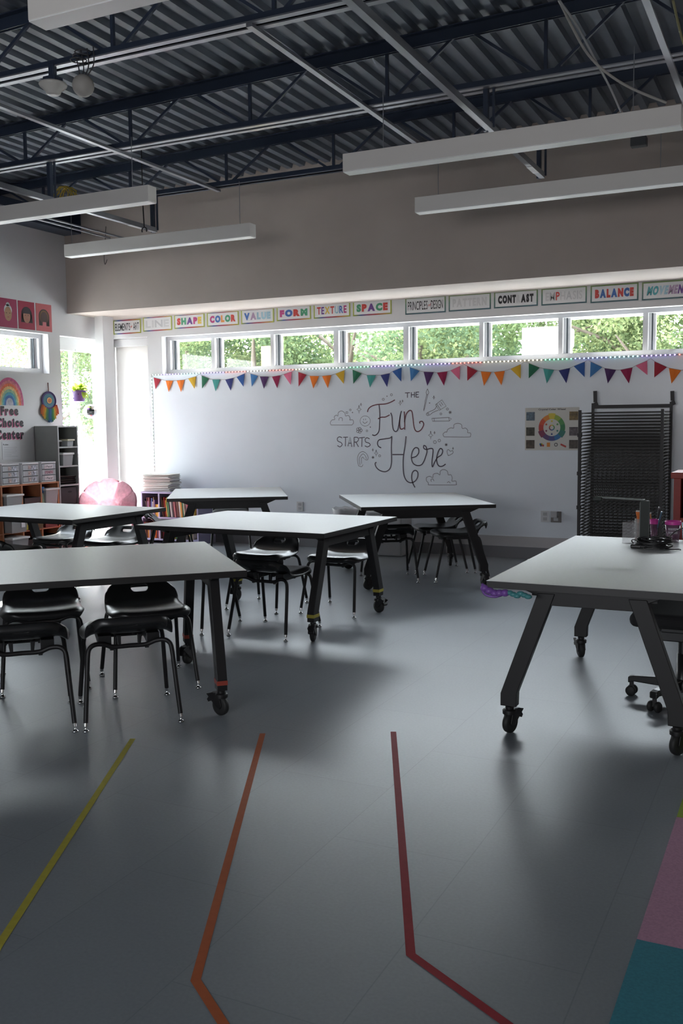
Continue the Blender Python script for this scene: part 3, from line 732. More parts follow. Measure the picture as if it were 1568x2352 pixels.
def aster(c,r):
    for k in range(4): a=PI*k/4; stroke(mb,[(c[0]-r*math.cos(a),c[1]-r*math.sin(a)),(c[0]+r*math.cos(a),c[1]+r*math.sin(a))],w,False)
for c,r in (((1213,318),16),((482,745),13),((1175,625),14)): doodle('marker asterisk',lambda: aster(c,r))
doodle('marker flower',lambda: [circ(mb,(352+17*math.cos(2*PI*k/5),488+17*math.sin(2*PI*k/5)),12,w,10) for k in range(5)])

# ================================================================== LED STRIP
lt=thing('led_strip','strip of small multicoloured glowing lights framing the top and left of the whiteboard','string lights',(0,YF,0))
ZL=2.118
xe=PY(1620,813,YF).x; zb_=PY(352,1083,YF).z
mb=MB(); mb.bx((WX0-.004,-.010,ZL-.007),(xe,-.0065,ZL+.007)); mb.bx((WX0-.007,-.010,zb_),(WX0+.007,-.0065,ZL)); mb.build('tape',M('led_tape',(.42,.42,.42),.5),lt)
def ledm(n,c,s=6): return M('led_'+n,(.8,.8,.8),.4,emit=c,estr=s)
LM={'w':ledm('white',(1,.93,.85)),'v':ledm('violet',(.32,.18,1)),'c':ledm('cyan',(.3,.85,1)),'r':ledm('red',(1,.06,.04)),'y':ledm('warm',(1,.85,.5)),'g':ledm('green',(.08,.85,.35)),'b':ledm('blue',(.15,.25,1)),'m':ledm('mint',(.6,1,.85))}
LN_={'w':'white','v':'violet','c':'cyan','r':'red','y':'warm white','g':'green','b':'blue','m':'mint'}
# colour runs along the strip by position along the wall
runs=[(346,366,'m'),(366,412,'v'),(412,464,'c'),(464,516,'v'),(516,568,'r'),(568,618,'w'),(618,676,'r'),(676,700,'y'),(700,800,'m'),(800,850,'g'),(850,905,'v'),(905,975,'c'),(975,1040,'v'),(1040,1106,'r'),(1106,1250,'y'),(1250,1318,'g'),(1318,1395,'b'),(1395,1470,'c'),(1470,1550,'v'),(1550,1700,'r')]
def cat_at(x):
    for a,b,c in runs:
        if a<=x<b: return c
    return 'r'
P=.0445; leds=[]
x=WX0+.02
while x<xe:
    # project to find its run
    d=Vector((x,YF,ZL))-EYE; px=784+F_PX*d.dot(RT)/d.dot(FW); leds.append((Vector((x,-.013,ZL)),cat_at(px))); x+=P
z=ZL-.04; k=0
while z>zb_: leds.append((Vector((WX0,-.013,z)),'m' if k%7<5 else 'w')); z-=P; k+=1
leds.sort(key=lambda q:-q[0].x)
shared={}
for i,(p,c) in enumerate(leds[:100]):
    if c not in shared:
        mb=MB(); mb.sphere((0,0,0),.0062,8,5,(1,.6,1)); o=mb.build('led',LM[c],lt); shared[c]=o.data
    else:
        o=bpy.data.objects.new('led',shared[c]); COL.objects.link(o); o.parent=lt
    o.location=p; o['label']=LN_[c]+' glowing light'
mb=MB(); keys=list(LM)
for p,c in leds[100:]: mb.mat(keys.index(c)); mb.sphere(p,.0062,8,5,(1,.6,1))
o=mb.build('led',[LM[k] for k in keys],lt); o['kind']='stuff'

# ================================================================== BUNTING
PC={'red':(.40,.022,.045),'orange':(.85,.20,.02),'yellow':(.70,.42,.03),'green':(.025,.17,.09),'teal':(.07,.36,.33),'navy':(.035,.045,.20),'blue':(.03,.11,.36),'lightblue':(.06,.21,.48),'purple':(.085,.03,.13),'crimson':(.30,.012,.07),'pink':(.75,.16,.28)}
FL=[('red',(264,524),(301,535),(275,586)),('orange',(328,541),(366,541),(345,600)),('orange',(386,540),(426,537),(410,600)),('yellow',(447,530),(488,519),(482,583)),('green',(518,514),(556,530),(522,582)),('teal',(574,535),(615,535),(592,597)),('navy',(643,536),(685,527),(672,593)),('blue',(703,522),(744,504),(741,572)),('lightblue',(776,504),(815,516),(784,572)),('purple',(826,519),(871,520),(848,583)),('crimson',(890,520),(934,513),(920,580)),('pink',(951,508),(994,493),(990,562)),('red',(1029,495),(1072,510),(1033,572)),('orange',(1089,516),(1138,517),(1110,582)),('orange',(1155,517),(1203,512),(1187,580)),('yellow',(1226,505),(1273,486),(1270,557)),('green',(1316,483),(1363,503),(1322,557)),('teal',(1391,512),(1440,512),(1410,577)),('navy',(1464,512),(1513,502),(1500,574))]
FL=[(c,)+tuple((q[0]/2.306+240,q[1]/2.306+640) for q in r) for c,*r in FL]
F2=[('blue',(5,548),(54,527),(54,602)),('lightblue',(98,525),(150,545),(106,600)),('purple',(173,550),(227,552),(193,625)),('crimson',(245,555),(301,548),(284,624)),('pink',(318,543),(368,520),(368,593)),('red',(407,518),(463,545),(409,598)),('orange',(481,548),(538,552),(498,625)),('orange',(552,552),(609,545),(593,622)),('yellow',(641,535),(695,510),(696,586)),('green',(739,504),(797,528),(740,585)),('teal',(817,533),(875,540),(837,612)),('navy',(900,543),(960,530),(942,611)),('blue',(981,520),(1040,496),(1040,578)),('lightblue',(1072,496),(1134,525),(1069,580)),('purple',(1146,531),(1208,540),(1165,612)),('crimson',(1232,540),(1297,527),(1278,612)),('pink',(1314,517),(1376,490),(1378,567)),('red',(1415,494),(1482,525),(1415,580)),('orange',(1493,530),(1559,542),(1507,613)),('orange',(1585,540),(1650,528),(1632,608))]
FL+=[(c,)+tuple((q[0]/2.347+900,q[1]/2.347+620) for q in r) for c,*r in F2]
t=thing('pennant_bunting','string of small felt pennants in rainbow colours draped along the top of the whiteboard','bunting',(0,YF,0))
line=[wp(FL[0][1][0]-6,FL[0][1][1]-8,.012)]
rn=random.Random(3)
for i,(c,a,b,d) in enumerate(FL):
    A,B,D=wp(*a,.013),wp(*b,.013),wp(*d,.016+.01*rn.random())
    mb=MB(); n=Vector((0,-.003,0))
    mid=(A+B)/2+Vector((0,-.004,0))
    mb.add([A,mid,B,D,A+n,mid+n,B+n,D+n],[(0,1,3),(1,2,3),(4,7,5),(5,7,6),(0,4,5,1),(1,5,6,2),(2,6,7,3),(3,7,4,0)],False)
    o=mb.build('pennant',M('felt_'+c,PC[c],.85),t); o['label']={'lightblue':'light blue'}.get(c,c)+' felt pennant'
    line+=[A+Vector((0,-.001,.002)),B+Vector((0,-.001,.002))]
    if i+1<len(FL) and i%4==3: 
        nx=wp(*FL[i+1][1],.012); m=(B+nx)/2; m.z=max(B.z,nx.z)+.022; line.append(m)
mb=MB(); mb.tube(line,.0022,5); mb.build('string',M('bunting_string',(.35,.30,.30),.8),t)

# ================================================================== SIGNS
def bordmat(name,c1,c2,c3):
    m=bpy.data.materials.new(name); m.use_nodes=True; n=m.node_tree.nodes; L=m.node_tree.links; b=n['Principled BSDF']
    t=n.new('ShaderNodeTexCoord'); s=n.new('ShaderNodeSeparateXYZ'); w=n.new('ShaderNodeValToRGB'); a=n.new('ShaderNodeMath'); a.operation='MULTIPLY_ADD'; a.inputs[1].default_value=2.6; a.inputs[2].default_value=.5
    nz=n.new('ShaderNodeTexNoise'); nz.inputs['Scale'].default_value=24; mx=n.new('ShaderNodeMixRGB'); mx.inputs[0].default_value=.22; mx.blend_type='OVERLAY'
    e=w.color_ramp.elements; e[0].color=(*c1,1); e[1].color=(*c3,1); q=e.new(.5); q.color=(*c2,1)
    L.new(t.outputs['Object'],s.inputs[0]); L.new(s.outputs['Z'],a.inputs[0]); L.new(a.outputs[0],w.inputs[0]); L.new(t.outputs['Object'],nz.inputs['Vector'])
    L.new(w.outputs[0],mx.inputs[1]); L.new(nz.outputs['Color'],mx.inputs[2]); L.new(mx.outputs[0],b.inputs['Base Color']); b.inputs['Roughness'].default_value=.5; return m
def rainm():
    m=bpy.data.materials.new('rainbow_edge'); m.use_nodes=True; n=m.node_tree.nodes; L=m.node_tree.links; b=n['Principled BSDF']
    t=n.new('ShaderNodeTexCoord'); s=n.new('ShaderNodeSeparateXYZ'); w=n.new('ShaderNodeValToRGB'); a=n.new('ShaderNodeMath'); a.operation='MULTIPLY_ADD'; a.inputs[1].default_value=2.2; a.inputs[2].default_value=.5
    e=w.color_ramp.elements; e[0].color=(.35,.42,.05,1); e[1].color=(.38,.40,.05,1)
    for p,c in ((.2,(.05,.10,.30)),(.4,(.30,.04,.10)),(.6,(.38,.05,.05)),(.8,(.45,.2,.05))): q=e.new(p); q.color=(*c,1)
    L.new(t.outputs['Object'],s.inputs[0]); L.new(s.outputs['X'],a.inputs[0]); L.new(a.outputs[0],w.inputs[0]); L.new(w.outputs[0],b.inputs['Base Color']); b.inputs['Roughness'].default_value=.5; return m
bA=rainm(); bB=bordmat('green_blue_edge',(.02,.03,.16),(.10,.22,.16),(.36,.42,.05))
card=M('sign_card',(.74,.74,.75),.5)
INK={'k':M('ink_black',(.02,.02,.025),.5),'r':M('ink_red',(.55,.05,.04),.5),'g':M('ink_grey',(.52,.52,.54),.5),'lg':M('ink_pale_grey',(.60,.60,.61),.5),'o':M('ink_orange',(.75,.28,.05),.5),'gr':M('ink_green',(.06,.30,.16),.5),'b':M('ink_blue',(.05,.14,.42),.5),'p':M('ink_purple',(.16,.06,.28),.5),'y':M('ink_yellow',(.72,.50,.06),.5),'t':M('ink_teal',(.08,.36,.40),.5),'m':M('ink_magenta',(.45,.05,.20),.5),'lb':M('ink_pale_blue',(.33,.52,.62),.5),'lp':M('ink_pale_purple',(.40,.28,.42),.5)}
IK=list(INK)
def signbox(x0,x1,yl,yr,bl,br,scale,ox,oy):
    c=(x0/scale+ox,x1/scale+ox); 
    a=PY(c[0],((yl+bl)/2)/scale+oy,YF); b=PY(c[1],((yr+br)/2)/scale+oy,YF)
    zt=(PY(c[0],yl/scale+oy,YF).z+PY(c[1],yr/scale+oy,YF).z)/2; zb=(PY(c[0],bl/scale+oy,YF).z+PY(c[1],br/scale+oy,YF).z)/2
    return a.x,b.x,zb,zt
SG=[('ELEMENTS of ART',(48,193,222,213,297,288,2.306,240,640),'A','kkkkkkkkrrkkk',.005,'elements of art sign, first of the row over the shaded window'),
 ('LINE',(205,357,207,194,283,270,2.306,240,640),'A',['lg','lg','g','lg'],.03,'pale grey line sign beside the elements of art sign'),
 ('SHAPE',(370,530,193,181,267,256,2.306,240,640),'A',['r','gr','p','m','y'],.075,'shape sign in red, green, purple and yellow letters'),
 ('COLOR',(543,711,181,168,256,245,2.306,240,640),'A',['m','b','o','gr','r'],.075,'color sign in multicoloured round letters'),
 ('VALUE',(724,897,165,153,243,230,2.306,240,640),'A',['b','lp','lb','lb','lb'],.075,'value sign in fading blue letters'),
 ('FORM',(912,1093,150,136,227,213,2.306,240,640),'A',['m','b','r','gr'],.085,'form sign with block letters like solid shapes'),
 ('TEXTURE',(1108,1301,134,120,213,200,2.306,240,640),'A',['r','p','y','r','lb','b','m'],.03,'texture sign in slim patterned letters'),
 ('SPACE',(1316,1520,119,103,200,186,2.306,240,640),'A',['gr','r','p','gr','r'],.075,'space sign with arched shadowed letters, last of its row'),
 ('PRINCIPLES of DESIGN',(72,290,152,137,243,227,2.347,900,620),'B','kkkkkkkkkkrrkkkkkk',.005,'principles of design sign starting the green and blue bordered row'),
 ('PATTERN',(306,533,136,122,226,210,2.347,900,620),'B',['lg']*7,.06,'pattern sign in very pale letters'),
 ('CONTRAST',(550,786,119,102,208,193,2.347,900,620),'B',['k','k','k','k','lg','k','k','k'],.08,'contrast sign in heavy black letters'),
 ('EMPHASIS',(805,1050,101,85,193,177,2.347,900,620),'B',['lg','g','r','lg','g','lg','g','lg'],.02,'emphasis sign in outline letters with one red P'),
 ('BALANCE',(1070,1328,84,68,178,165,2.347,900,620),'B',['r','b','r','b','r','b','r'],.085,'balance sign in red and blue letters'),
 ('MOVEMENT',(1347,1620,66,50,165,148,2.347,900,620),'B',['t','t','lb','lb','lp','lp','p','p'],.06,'movement sign in slanted teal to purple letters at the right edge')]
for txt,bx_,kind,cols,bold,lab in SG:
    x0,x1,z0,z1=signbox(*bx_); W_,H_=x1-x0,z1-z0
    t=thing('wall_sign',lab,'sign',((x0+x1)/2,YF,(z0+z1)/2),0,'lettered signs above the clerestory windows')
    mb=MB(); bw=.014
    if kind=='A':
        mb.mat(0); mb.bx((-W_/2,-.005,-H_/2),(-W_/2+bw,0,H_/2)); mb.bx((W_/2-bw,-.005,-H_/2),(W_/2,0,H_/2)); mb.mat(1); mb.bx((-W_/2+bw,-.005,-H_/2),(W_/2-bw,0,-H_/2+bw)); mb.bx((-W_/2+bw,-.005,H_/2-bw),(W_/2-bw,0,H_/2))
        mb.build('border',[M('lime_edge',(.38,.42,.07),.5),bA],t)
    else:
        mb.bx((-W_/2,-.005,-H_/2),(-W_/2+bw,0,H_/2)); mb.bx((W_/2-bw,-.005,-H_/2),(W_/2,0,H_/2)); mb.bx((-W_/2+bw,-.005,-H_/2),(W_/2-bw,0,-H_/2+bw)); mb.bx((-W_/2+bw,-.005,H_/2-bw),(W_/2-bw,0,H_/2)); mb.build('border',bB,t)
    mb=MB(); mb.bx((-W_/2+bw,-.0035,-H_/2+bw),(W_/2-bw,0,H_/2-bw)); mb.build('card',card,t)
    mb=MB(); iw,ih=W_-2*bw,H_-2*bw
    f=.92 if ' of ' in txt else .86
    lh=ih*(.62 if ' of ' in txt else .60)
    U=(1,0,0); V=(0.18,0,1) if txt=='MOVEMENT' else (0,0,1)
    if ' of ' in txt:
        a,b=txt.split(' of '); na=len(a)/(len(a)+len(b)+1.6); nb=len(b)/(len(a)+len(b)+1.6)
        letters_mesh(mb,a,U,V,(0,-1,0),(-iw*f/2,-.004,-lh/2),iw*f*na,lh,lambda i:IK.index('k'),bold)
        letters_mesh(mb,'of',U,V,(0,-1,0),(-iw*f/2+iw*f*(na+.018),-.004,-lh*.15),iw*f*.07,lh*.3,lambda i:IK.index('r'),.02)
        letters_mesh(mb,b,U,V,(0,-1,0),(iw*f/2-iw*f*nb,-.004,-lh/2),iw*f*nb,lh,lambda i:IK.index('k'),bold)
    else:
        letters_mesh(mb,txt,U,V,(0,-1,0),(-iw*f/2,-.004,-lh/2),iw*f,lh,lambda i:IK.index(cols[i]),bold)
        if txt in ('BALANCE',):
            pass
    mb.build('lettering',[INK[k] for k in IK],t)

# ================================================================== COLOUR WHEEL POSTER
x0,x1=PY(1206,985,YF).x,PY(1330,985,YF).x; z1,z0=PY(1268,936,YF).z,PY(1268,1034,YF).z
W_,H_=x1-x0,z1-z0
t=thing('colour_wheel_poster','crystal color wheel poster on the whiteboard left of the black drying rack','poster',((x0+x1)/2,YF-.0062,(z0+z1)/2))
mb=MB(); mb.bx((-W_/2,-.0015,-H_/2),(W_/2,0,H_/2)); mb.build('sheet',M('poster_paper',(.62,.60,.56),.4),t)
mb=MB(); cols=[(.62,.50,.05),(.28,.38,.06),(.08,.28,.08),(.03,.20,.07),(.03,.18,.14),(.03,.16,.38),(.06,.07,.22),(.10,.05,.16),(.20,.03,.08),(.45,.04,.03),(.55,.07,.03),(.65,.22,.03)]
def arc(a0,a1,r0,r1,c,n=6,y=-.0022):
    vs=[]
    for i in range(n+1):
        a=a0+(a1-a0)*i/n
        for r in (r0,r1): vs.append((c[0]+r*math.sin(a),y,c[1]+r*math.cos(a)))
    mb.add(vs,[(2*i,2*i+1,2*i+3,2*i+2) for i in range(n)],False)
cc=(0.0,H_*.03); R1=W_*.245
for k in range(12): mb.mat(k); arc(2*PI*(k-.5)/12,2*PI*(k+.5)/12,R1*.64,R1*(1.08 if k%4==0 else 1.0),cc)
for k in range(0,12,2): mb.mat(k); arc(2*PI*(k-.25)/12,2*PI*(k+.25)/12,R1*.42,R1*.55,cc)
for k in range(12): mb.mat(k); arc(2*PI*(k-.5)/12,2*PI*(k+.5)/12,R1*.14,R1*.22,cc)
sq=[(.10,.14,.18),(.06,.055,.04),(.07,.05,.035),(.16,.10,.03),(.10,.08,.09),(.06,.045,.035)]
for k in range(6):
    mb.mat(12+k); sx_=-1 if k<3 else 1; zc=H_*(.30,-.06,-.36)[k%3]; wq,hq=W_*.16,H_*(.20)
    cx_=sx_*W_*.40; mb.add([(cx_-wq/2,-.0022,zc-hq/2),(cx_+wq/2,-.0022,zc-hq/2),(cx_+wq/2,-.0022,zc+hq/2),(cx_-wq/2,-.0022,zc+hq/2)],[(0,1,2,3)],False)
for k,(cx_,ci) in enumerate(((-.21,5),(-.16,9),(-.185,0),(-.20,7))): mb.mat(ci); arc(0,2*PI,.0001,W_*.02,(W_*cx_,-H_*(.36+.03*(k%2))),10)
mb.mat(11); mb.add([(-W_*.09,-.0022,-H_*.42),(-W_*.03,-.0022,-H_*.42),(-W_*.03,-.0022,-H_*.32),(-W_*.09,-.0022,-H_*.32)],[(0,1,2,3)],False)
mb.mat(18); arc(0,2*PI,W_*.022,W_*.034,(W_*.08,-H_*.37),14)
mb.mat(9); mb.add([(W_*.17,-.0022,-H_*.34),(W_*.27,-.0022,-H_*.40),(W_*.26,-.0022,-H_*.44),(W_*.16,-.0022,-H_*.38)],[(0,1,2,3)],False)
letters_mesh(mb,'Crystal Color Wheel',(1,0,0),(0,0,1),(0,-1,0),(-W_*.25,-.0022,H_*.425),W_*.5,H_*.055,lambda i:18,.02,.0003)
mb.build('print',[M('wheel_%d'%i,c,.45) for i,c in enumerate(cols)]+[M('photo_%d'%i,c,.4,noise=.6,nscale=30) for i,c in enumerate(sq)]+[INK['k']],t)

# ================================================================== OUTLETS
def outlet(x0,y0,x1,y1,label,dark=False):
    a=PY(x0,y0,YF); b=PY(x1,y1,YF); w,h=b.x-a.x,a.z-b.z
    t=thing('wall_outlet',label,'outlet',((a.x+b.x)/2,YF-.006,(a.z+b.z)/2))
    mb=MB(); mb.bx((-w/2,-.008,-h/2),(w/2,0,h/2)); mb.build('cover_plate',M('outlet_grey',(.20,.18,.17),.5) if dark else M('outlet_white',(.62,.62,.64),.4),t,bevel=.002)
    for s in (-1,1):
        mb=MB(); mb.bx((-w*.22,-.010,s*h*.22-h*.14),(w*.22,-.0075,s*h*.22+h*.14)); mb.build('socket',M('socket_grey',(.42,.42,.44),.4),t)
    return t
outlet(682,1152,697,1174,'small white outlet low on the whiteboard wall above the middle table')
outlet(1242,1173,1262,1199,'white outlet cover low on the wall left of the drying rack')
o=outlet(1265,1174,1289,1200,'grey outlet cover beside the white one, nearer the drying rack',True)
mb=MB(); mb.bx((-.045,-.05,-.005),(.02,-.008,.06)); mb.build('plug_adapter',M('adapter_grey',(.45,.44,.46),.4),o,bevel=.004)

# ================================================================== LEFT WALL PIECES
def lw(x,y,off=.003):
    p=PX(x,y,XL); return Vector((off,p.y,p.z))
PR=[((-4,682.5),(38,688.8),(39,753.5),(-3,750.2),(.36,.03,.10),(.62,.60,.62),(.46,.26,.16),'bun','square portrait poster of a white-haired person with a bun, magenta ground'),
    ((41,689.8),(78.5,695.5),(79.5,758.6),(42.5,754),(.36,.02,.06),(.045,.03,.04),(.42,.20,.14),'bangs','square portrait poster of a person with straight dark bangs, crimson ground'),
    ((81.8,696),(117.5,701),(118.5,763),(83,759),(.55,.13,.14),(.05,.04,.04),(.10,.06,.055),'band','square portrait poster of a person with dark skin and a headband, coral ground')]
for a,b,c,d,bgc,hair,skin,kind,lab in PR:
    A,B,C_,D=[lw(*q) for q in (a,b,c,d)]
    y0=(A.y+D.y)/2; y1=(B.y+C_.y)/2; z1=(A.z+B.z)/2; z0=(C_.z+D.z)/2; w,h=y1-y0,z1-z0
    t=thing('portrait_poster',lab,'poster',(XL,(y0+y1)/2,(z0+z1)/2),0,'portrait posters above the left window')
    mb=MB(); mb.bx((0,-w/2,-h/2),(.004,w/2,h/2)); mb.build('sheet',M('poster_bg_'+kind,bgc,.5),t)
    mb=MB()
    def ell(cy_,cz_,ry,rz_,x,m,z_min=-9):
        pts=[(x,cy_+ry*math.cos(2*PI*i/24),max(z_min,cz_+rz_*math.sin(2*PI*i/24))) for i in range(24)]; mb.mat(m); mb.add(pts,[tuple(range(24))],False)
    if kind=='bun':
        ell(0,.10*h,.22*w,.20*h,.005,0); ell(0,.30*h,.10*w,.07*h,.005,0); ell(0,-.03*h,.20*w,.25*h,.0055,1)
    elif kind=='bangs':
        ell(0,.03*h,.33*w,.28*h,.005,0); mb.mat(0).add([(.005,-.33*w,.03*h),(.005,.33*w,.03*h),(.005,.36*w,-.26*h),(.005,-.36*w,-.26*h)],[(0,1,2,3)],False)
        ell(0,-.04*h,.22*w,.24*h,.0055,1); mb.mat(0).add([(.006,-.23*w,.06*h),(.006,.23*w,.06*h),(.006,.21*w,.22*h),(.006,-.21*w,.22*h)],[(0,1,2,3)],False)
    else:
        ell(0,.03*h,.34*w,.28*h,.005,0); mb.mat(0).add([(.005,-.34*w,.03*h),(.005,.34*w,.03*h),(.005,.33*w,-.30*h),(.005,-.33*w,-.30*h)],[(0,1,2,3)],False)
        ell(0,.02*h,.29*w,.25*h,.0053,2); ell(0,-.03*h,.24*w,.24*h,.0056,1); mb.mat(3).add([(.0062,-.12*w,-.34*h),(.0062,.14*w,-.34*h),(.0062,.12*w,-.16*h),(.0062,-.10*w,-.16*h)],[(0,1,2,3)],False)
    if kind!='band':
        for s in (-1,1): ell(s*.09*w,0.0,.03*w,.012*h,.0062,2)
        ell(0,-.14*h,.06*w,.014*h,.0062,3)
    mb.build('portrait',[M('hair_'+kind,hair,.6),M('skin_'+kind,skin,.6),M('feature_'+kind,(.05,.03,.03) if kind!='band' else (.20,.11,.05),.6),M('lips_'+kind,(.45,.12,.13) if kind!='band' else (.55,.15,.17),.6)],t)
# rainbow cut-out
cpt=lw(22,931); wR=lw(54,931).y-cpt.y; hR=lw(20,867).z-cpt.z
t=thing('rainbow_cutout','watercolour rainbow cut-out on the left wall above the words Free Choice Center','wall decoration',(XL,cpt.y,cpt.z))
mb=MB(); rc=[(.55,.12,.25),(.62,.20,.22),(.72,.17,.08),(.75,.50,.22),(.30,.46,.30),(.09,.34,.45),(.06,.15,.38),(.45,.46,.52)]
for k,c in enumerate(rc):
    r0=1-.105*k; r1=1-.105*(k+1); vs=[]
    for i in range(25):
        a=PI*i/24
        for r in (r0,r1): vs.append((.004,r*wR*math.cos(a),hR*(r if r>.2 else .2)*math.sin(a)**.85))
    mb.mat(k); mb.add(vs,[(2*i,2*i+1,2*i+3,2*i+2) for i in range(24)],False)
vs=[(0.0005,1.0*wR*math.cos(PI*i/24),hR*math.sin(PI*i/24)**.85) for i in range(25)]; mb.mat(7); mb.add(vs,[tuple(range(25))],False)
mb.build('painted_arches',[M('rainbow_%d'%i,c,.7,noise=.25,nscale=30) for i,c in enumerate(rc)],t)
# cut-out words
lk=M('letter_black',(.025,.02,.025),.5); lpk=M('letter_pink',(.70,.16,.32),.5)
for wd,x0,x1,yt,yb,lab in (('Free',1,42,933,954,'black cut-out word Free with pink edges on the left wall'),('Choice',-9,54,960,981,'black cut-out word Choice with pink edges on the left wall'),('Center',-9,55,987,1009,'black cut-out word Center with pink edges, lowest of the three')):
    A=lw(x0,yb);B=lw(x1,yb);T=lw((x0+x1)/2,yt);Bm=lw((x0+x1)/2,yb)
    t=thing('cutout_word',lab,'lettering',(XL,A.y,Bm.z),0,'cut-out words on the left wall')
    hgt=T.z-Bm.z
    mb=MB(); letters_mesh(mb,wd,(0,1,0),(0,0,1),(1,0,0),(.001,-.010,-.008),B.y-A.y,hgt,None,.085,.001); mb.build('backing',lpk,t)['label']='pink letter backing'
    mb=MB(); letters_mesh(mb,wd,(0,1,0),(0,0,1),(1,0,0),(.003,0,0),B.y-A.y,hgt,None,.07,.001); mb.build('letters',lk,t)['label']='black letters'
# rules sheet
A=lw(4,1015);B=lw(45,1015);D=lw(6,1056)
t=thing('rules_sheet','white rules sheet taped to the left wall under the word Center','paper',(XL,A.y,D.z)); w,h=B.y-A.y,A.z-D.z
mb=MB(); mb.bx((0,0,0),(.003,w,h)); mb.build('sheet',M('paper_white',(.70,.70,.73),.5),t)
mb=MB(); letters_mesh(mb,'Rules:',(0,1,0),(0,0,1),(1,0,0),(.0032,.06*w,.80*h),.30*w,.09*h,lambda i:0,.03,.0003)
for k in range(6): mb.mat(1); mb.bx((.003,.10*w,.66*h-k*.10*h),(.0036,(.10+(.82,.74,.80,.70,.45,.84)[k]*.9)*w,.675*h-k*.10*h))
mb.build('print',[lk,M('ink_soft',(.42,.43,.47),.5)],t)
# dream catcher
c=lw(110,920)
t=thing('dreamcatcher','round yarn weaving with multicoloured fringe hanging left of the tall window','wall hanging',(XL+.012,c.y,c.z))
rr=(lw(126,920).y-lw(94,920).y)/2; rv=(lw(110,904).z-lw(110,944).z)/2
mb=MB(); dc=[(.09,.06,.16),(.10,.20,.26),(.09,.24,.22),(.05,.10,.30),(.62,.40,.14),(.50,.18,.08)]
for k,f in enumerate((1,.80,.58,.44,.36,.24)):
    mb.mat(k); mb.lathe([(.0001,.004*k),(f*1.0,.004*k),(f,.004*k-.006)],(0,0,0),32,axis='x') if False else mb.add([(.003*k,f*rr*math.cos(2*PI*i/32),f*rv*math.sin(2*PI*i/32)) for i in range(32)],[tuple(range(32))],False)
mb.build('woven_disc',[M('weave_%d'%i,q,.85) for i,q in enumerate(dc)],t)
mb=MB(); mb.tube([(.003,rr*math.cos(2*PI*i/32),rv*math.sin(2*PI*i/32)) for i in range(32)],.007,6,closed=True); mb.build('hoop',M('hoop_purple',(.09,.06,.16),.8),t)
mb=MB(); mb.tube([(.002,0,rv),(.002,-.004,lw(109,879).z-c.z)],.006,6); mb.build('cord',M('cord_brown',(.20,.08,.06),.8),t)
fc=[(.45,.12,.05),(.60,.20,.04),(.55,.34,.05),(.10,.24,.08),(.05,.16,.12),(.04,.10,.22),(.06,.15,.30),(.05,.18,.10),(.10,.28,.08),(.55,.34,.05),(.60,.16,.04),(.45,.08,.04)]
zt_=lw(110,940).z-c.z
rn=random.Random(5)
for k,q in enumerate(fc):
    u=(k-5.5)/5.5; mb=MB(); yb_=u*rr*1.12; z0_=-rv*max(.5,math.sqrt(max(.0,1-min(1,abs(u*.95))**2)))*.97
    L_=(.15-.05*abs(u))
    for j in range(4): mb.tube([(.006+.002*j,u*rr*.95+.006*(j-1.5),z0_),(.008,yb_+.010*(j-1.5),z0_-L_*.6),(.008,yb_+.010*(j-1.5)+.004,z0_-L_-rn.random()*.02)],.006,5)
    mb.build('tassel',M('yarn_%d'%k,q,.9),t)

# ================================================================== CUBBY SHELF ALONG THE LEFT WALL
XC=-7.83
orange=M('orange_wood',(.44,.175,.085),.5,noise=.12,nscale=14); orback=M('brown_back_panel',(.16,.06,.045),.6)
CYs=[7.04,PX(3,1116,XC).y,PX(50,1112,XC).y,PX(94,1109,XC).y,PX(133.5,1106,XC).y]
zt=(PX(134,1106,XC).z+PX(5,1115,XC).z)/2
RZs=[.06,.315,.57,zt-.018]
t=thing('cubby_shelf','orange wooden cubby shelf standing along the left wall','shelf',(XC-.19,CYs[2],0)); ox,oy=XC-.19,CYs[2]
def lb(mb,x0,x1,y0,y1,z0,z1): mb.bx((x0-ox,y0-oy,z0),(x1-ox,y1-oy,z1))
for i,y in enumerate(CYs): mb=MB(); lb(mb,XL+.02,XC,y-.010,y+.010,.0,zt); mb.build('divider',orange,t)
mb=MB(); lb(mb,XL+.02,XC+.004,CYs[0]-.012,CYs[-1]+.012,zt-.018,zt); mb.build('top_board',orange,t)
for z in RZs[:3]: mb=MB(); lb(mb,XL+.02,XC-.004,CYs[0],CYs[-1],z-.016,z); mb.build('shelf_board',orange,t)
mb=MB(); lb(mb,XL+.014,XL+.022,CYs[0],CYs[-1],.0,zt); mb.build('back_panel',orback,t)
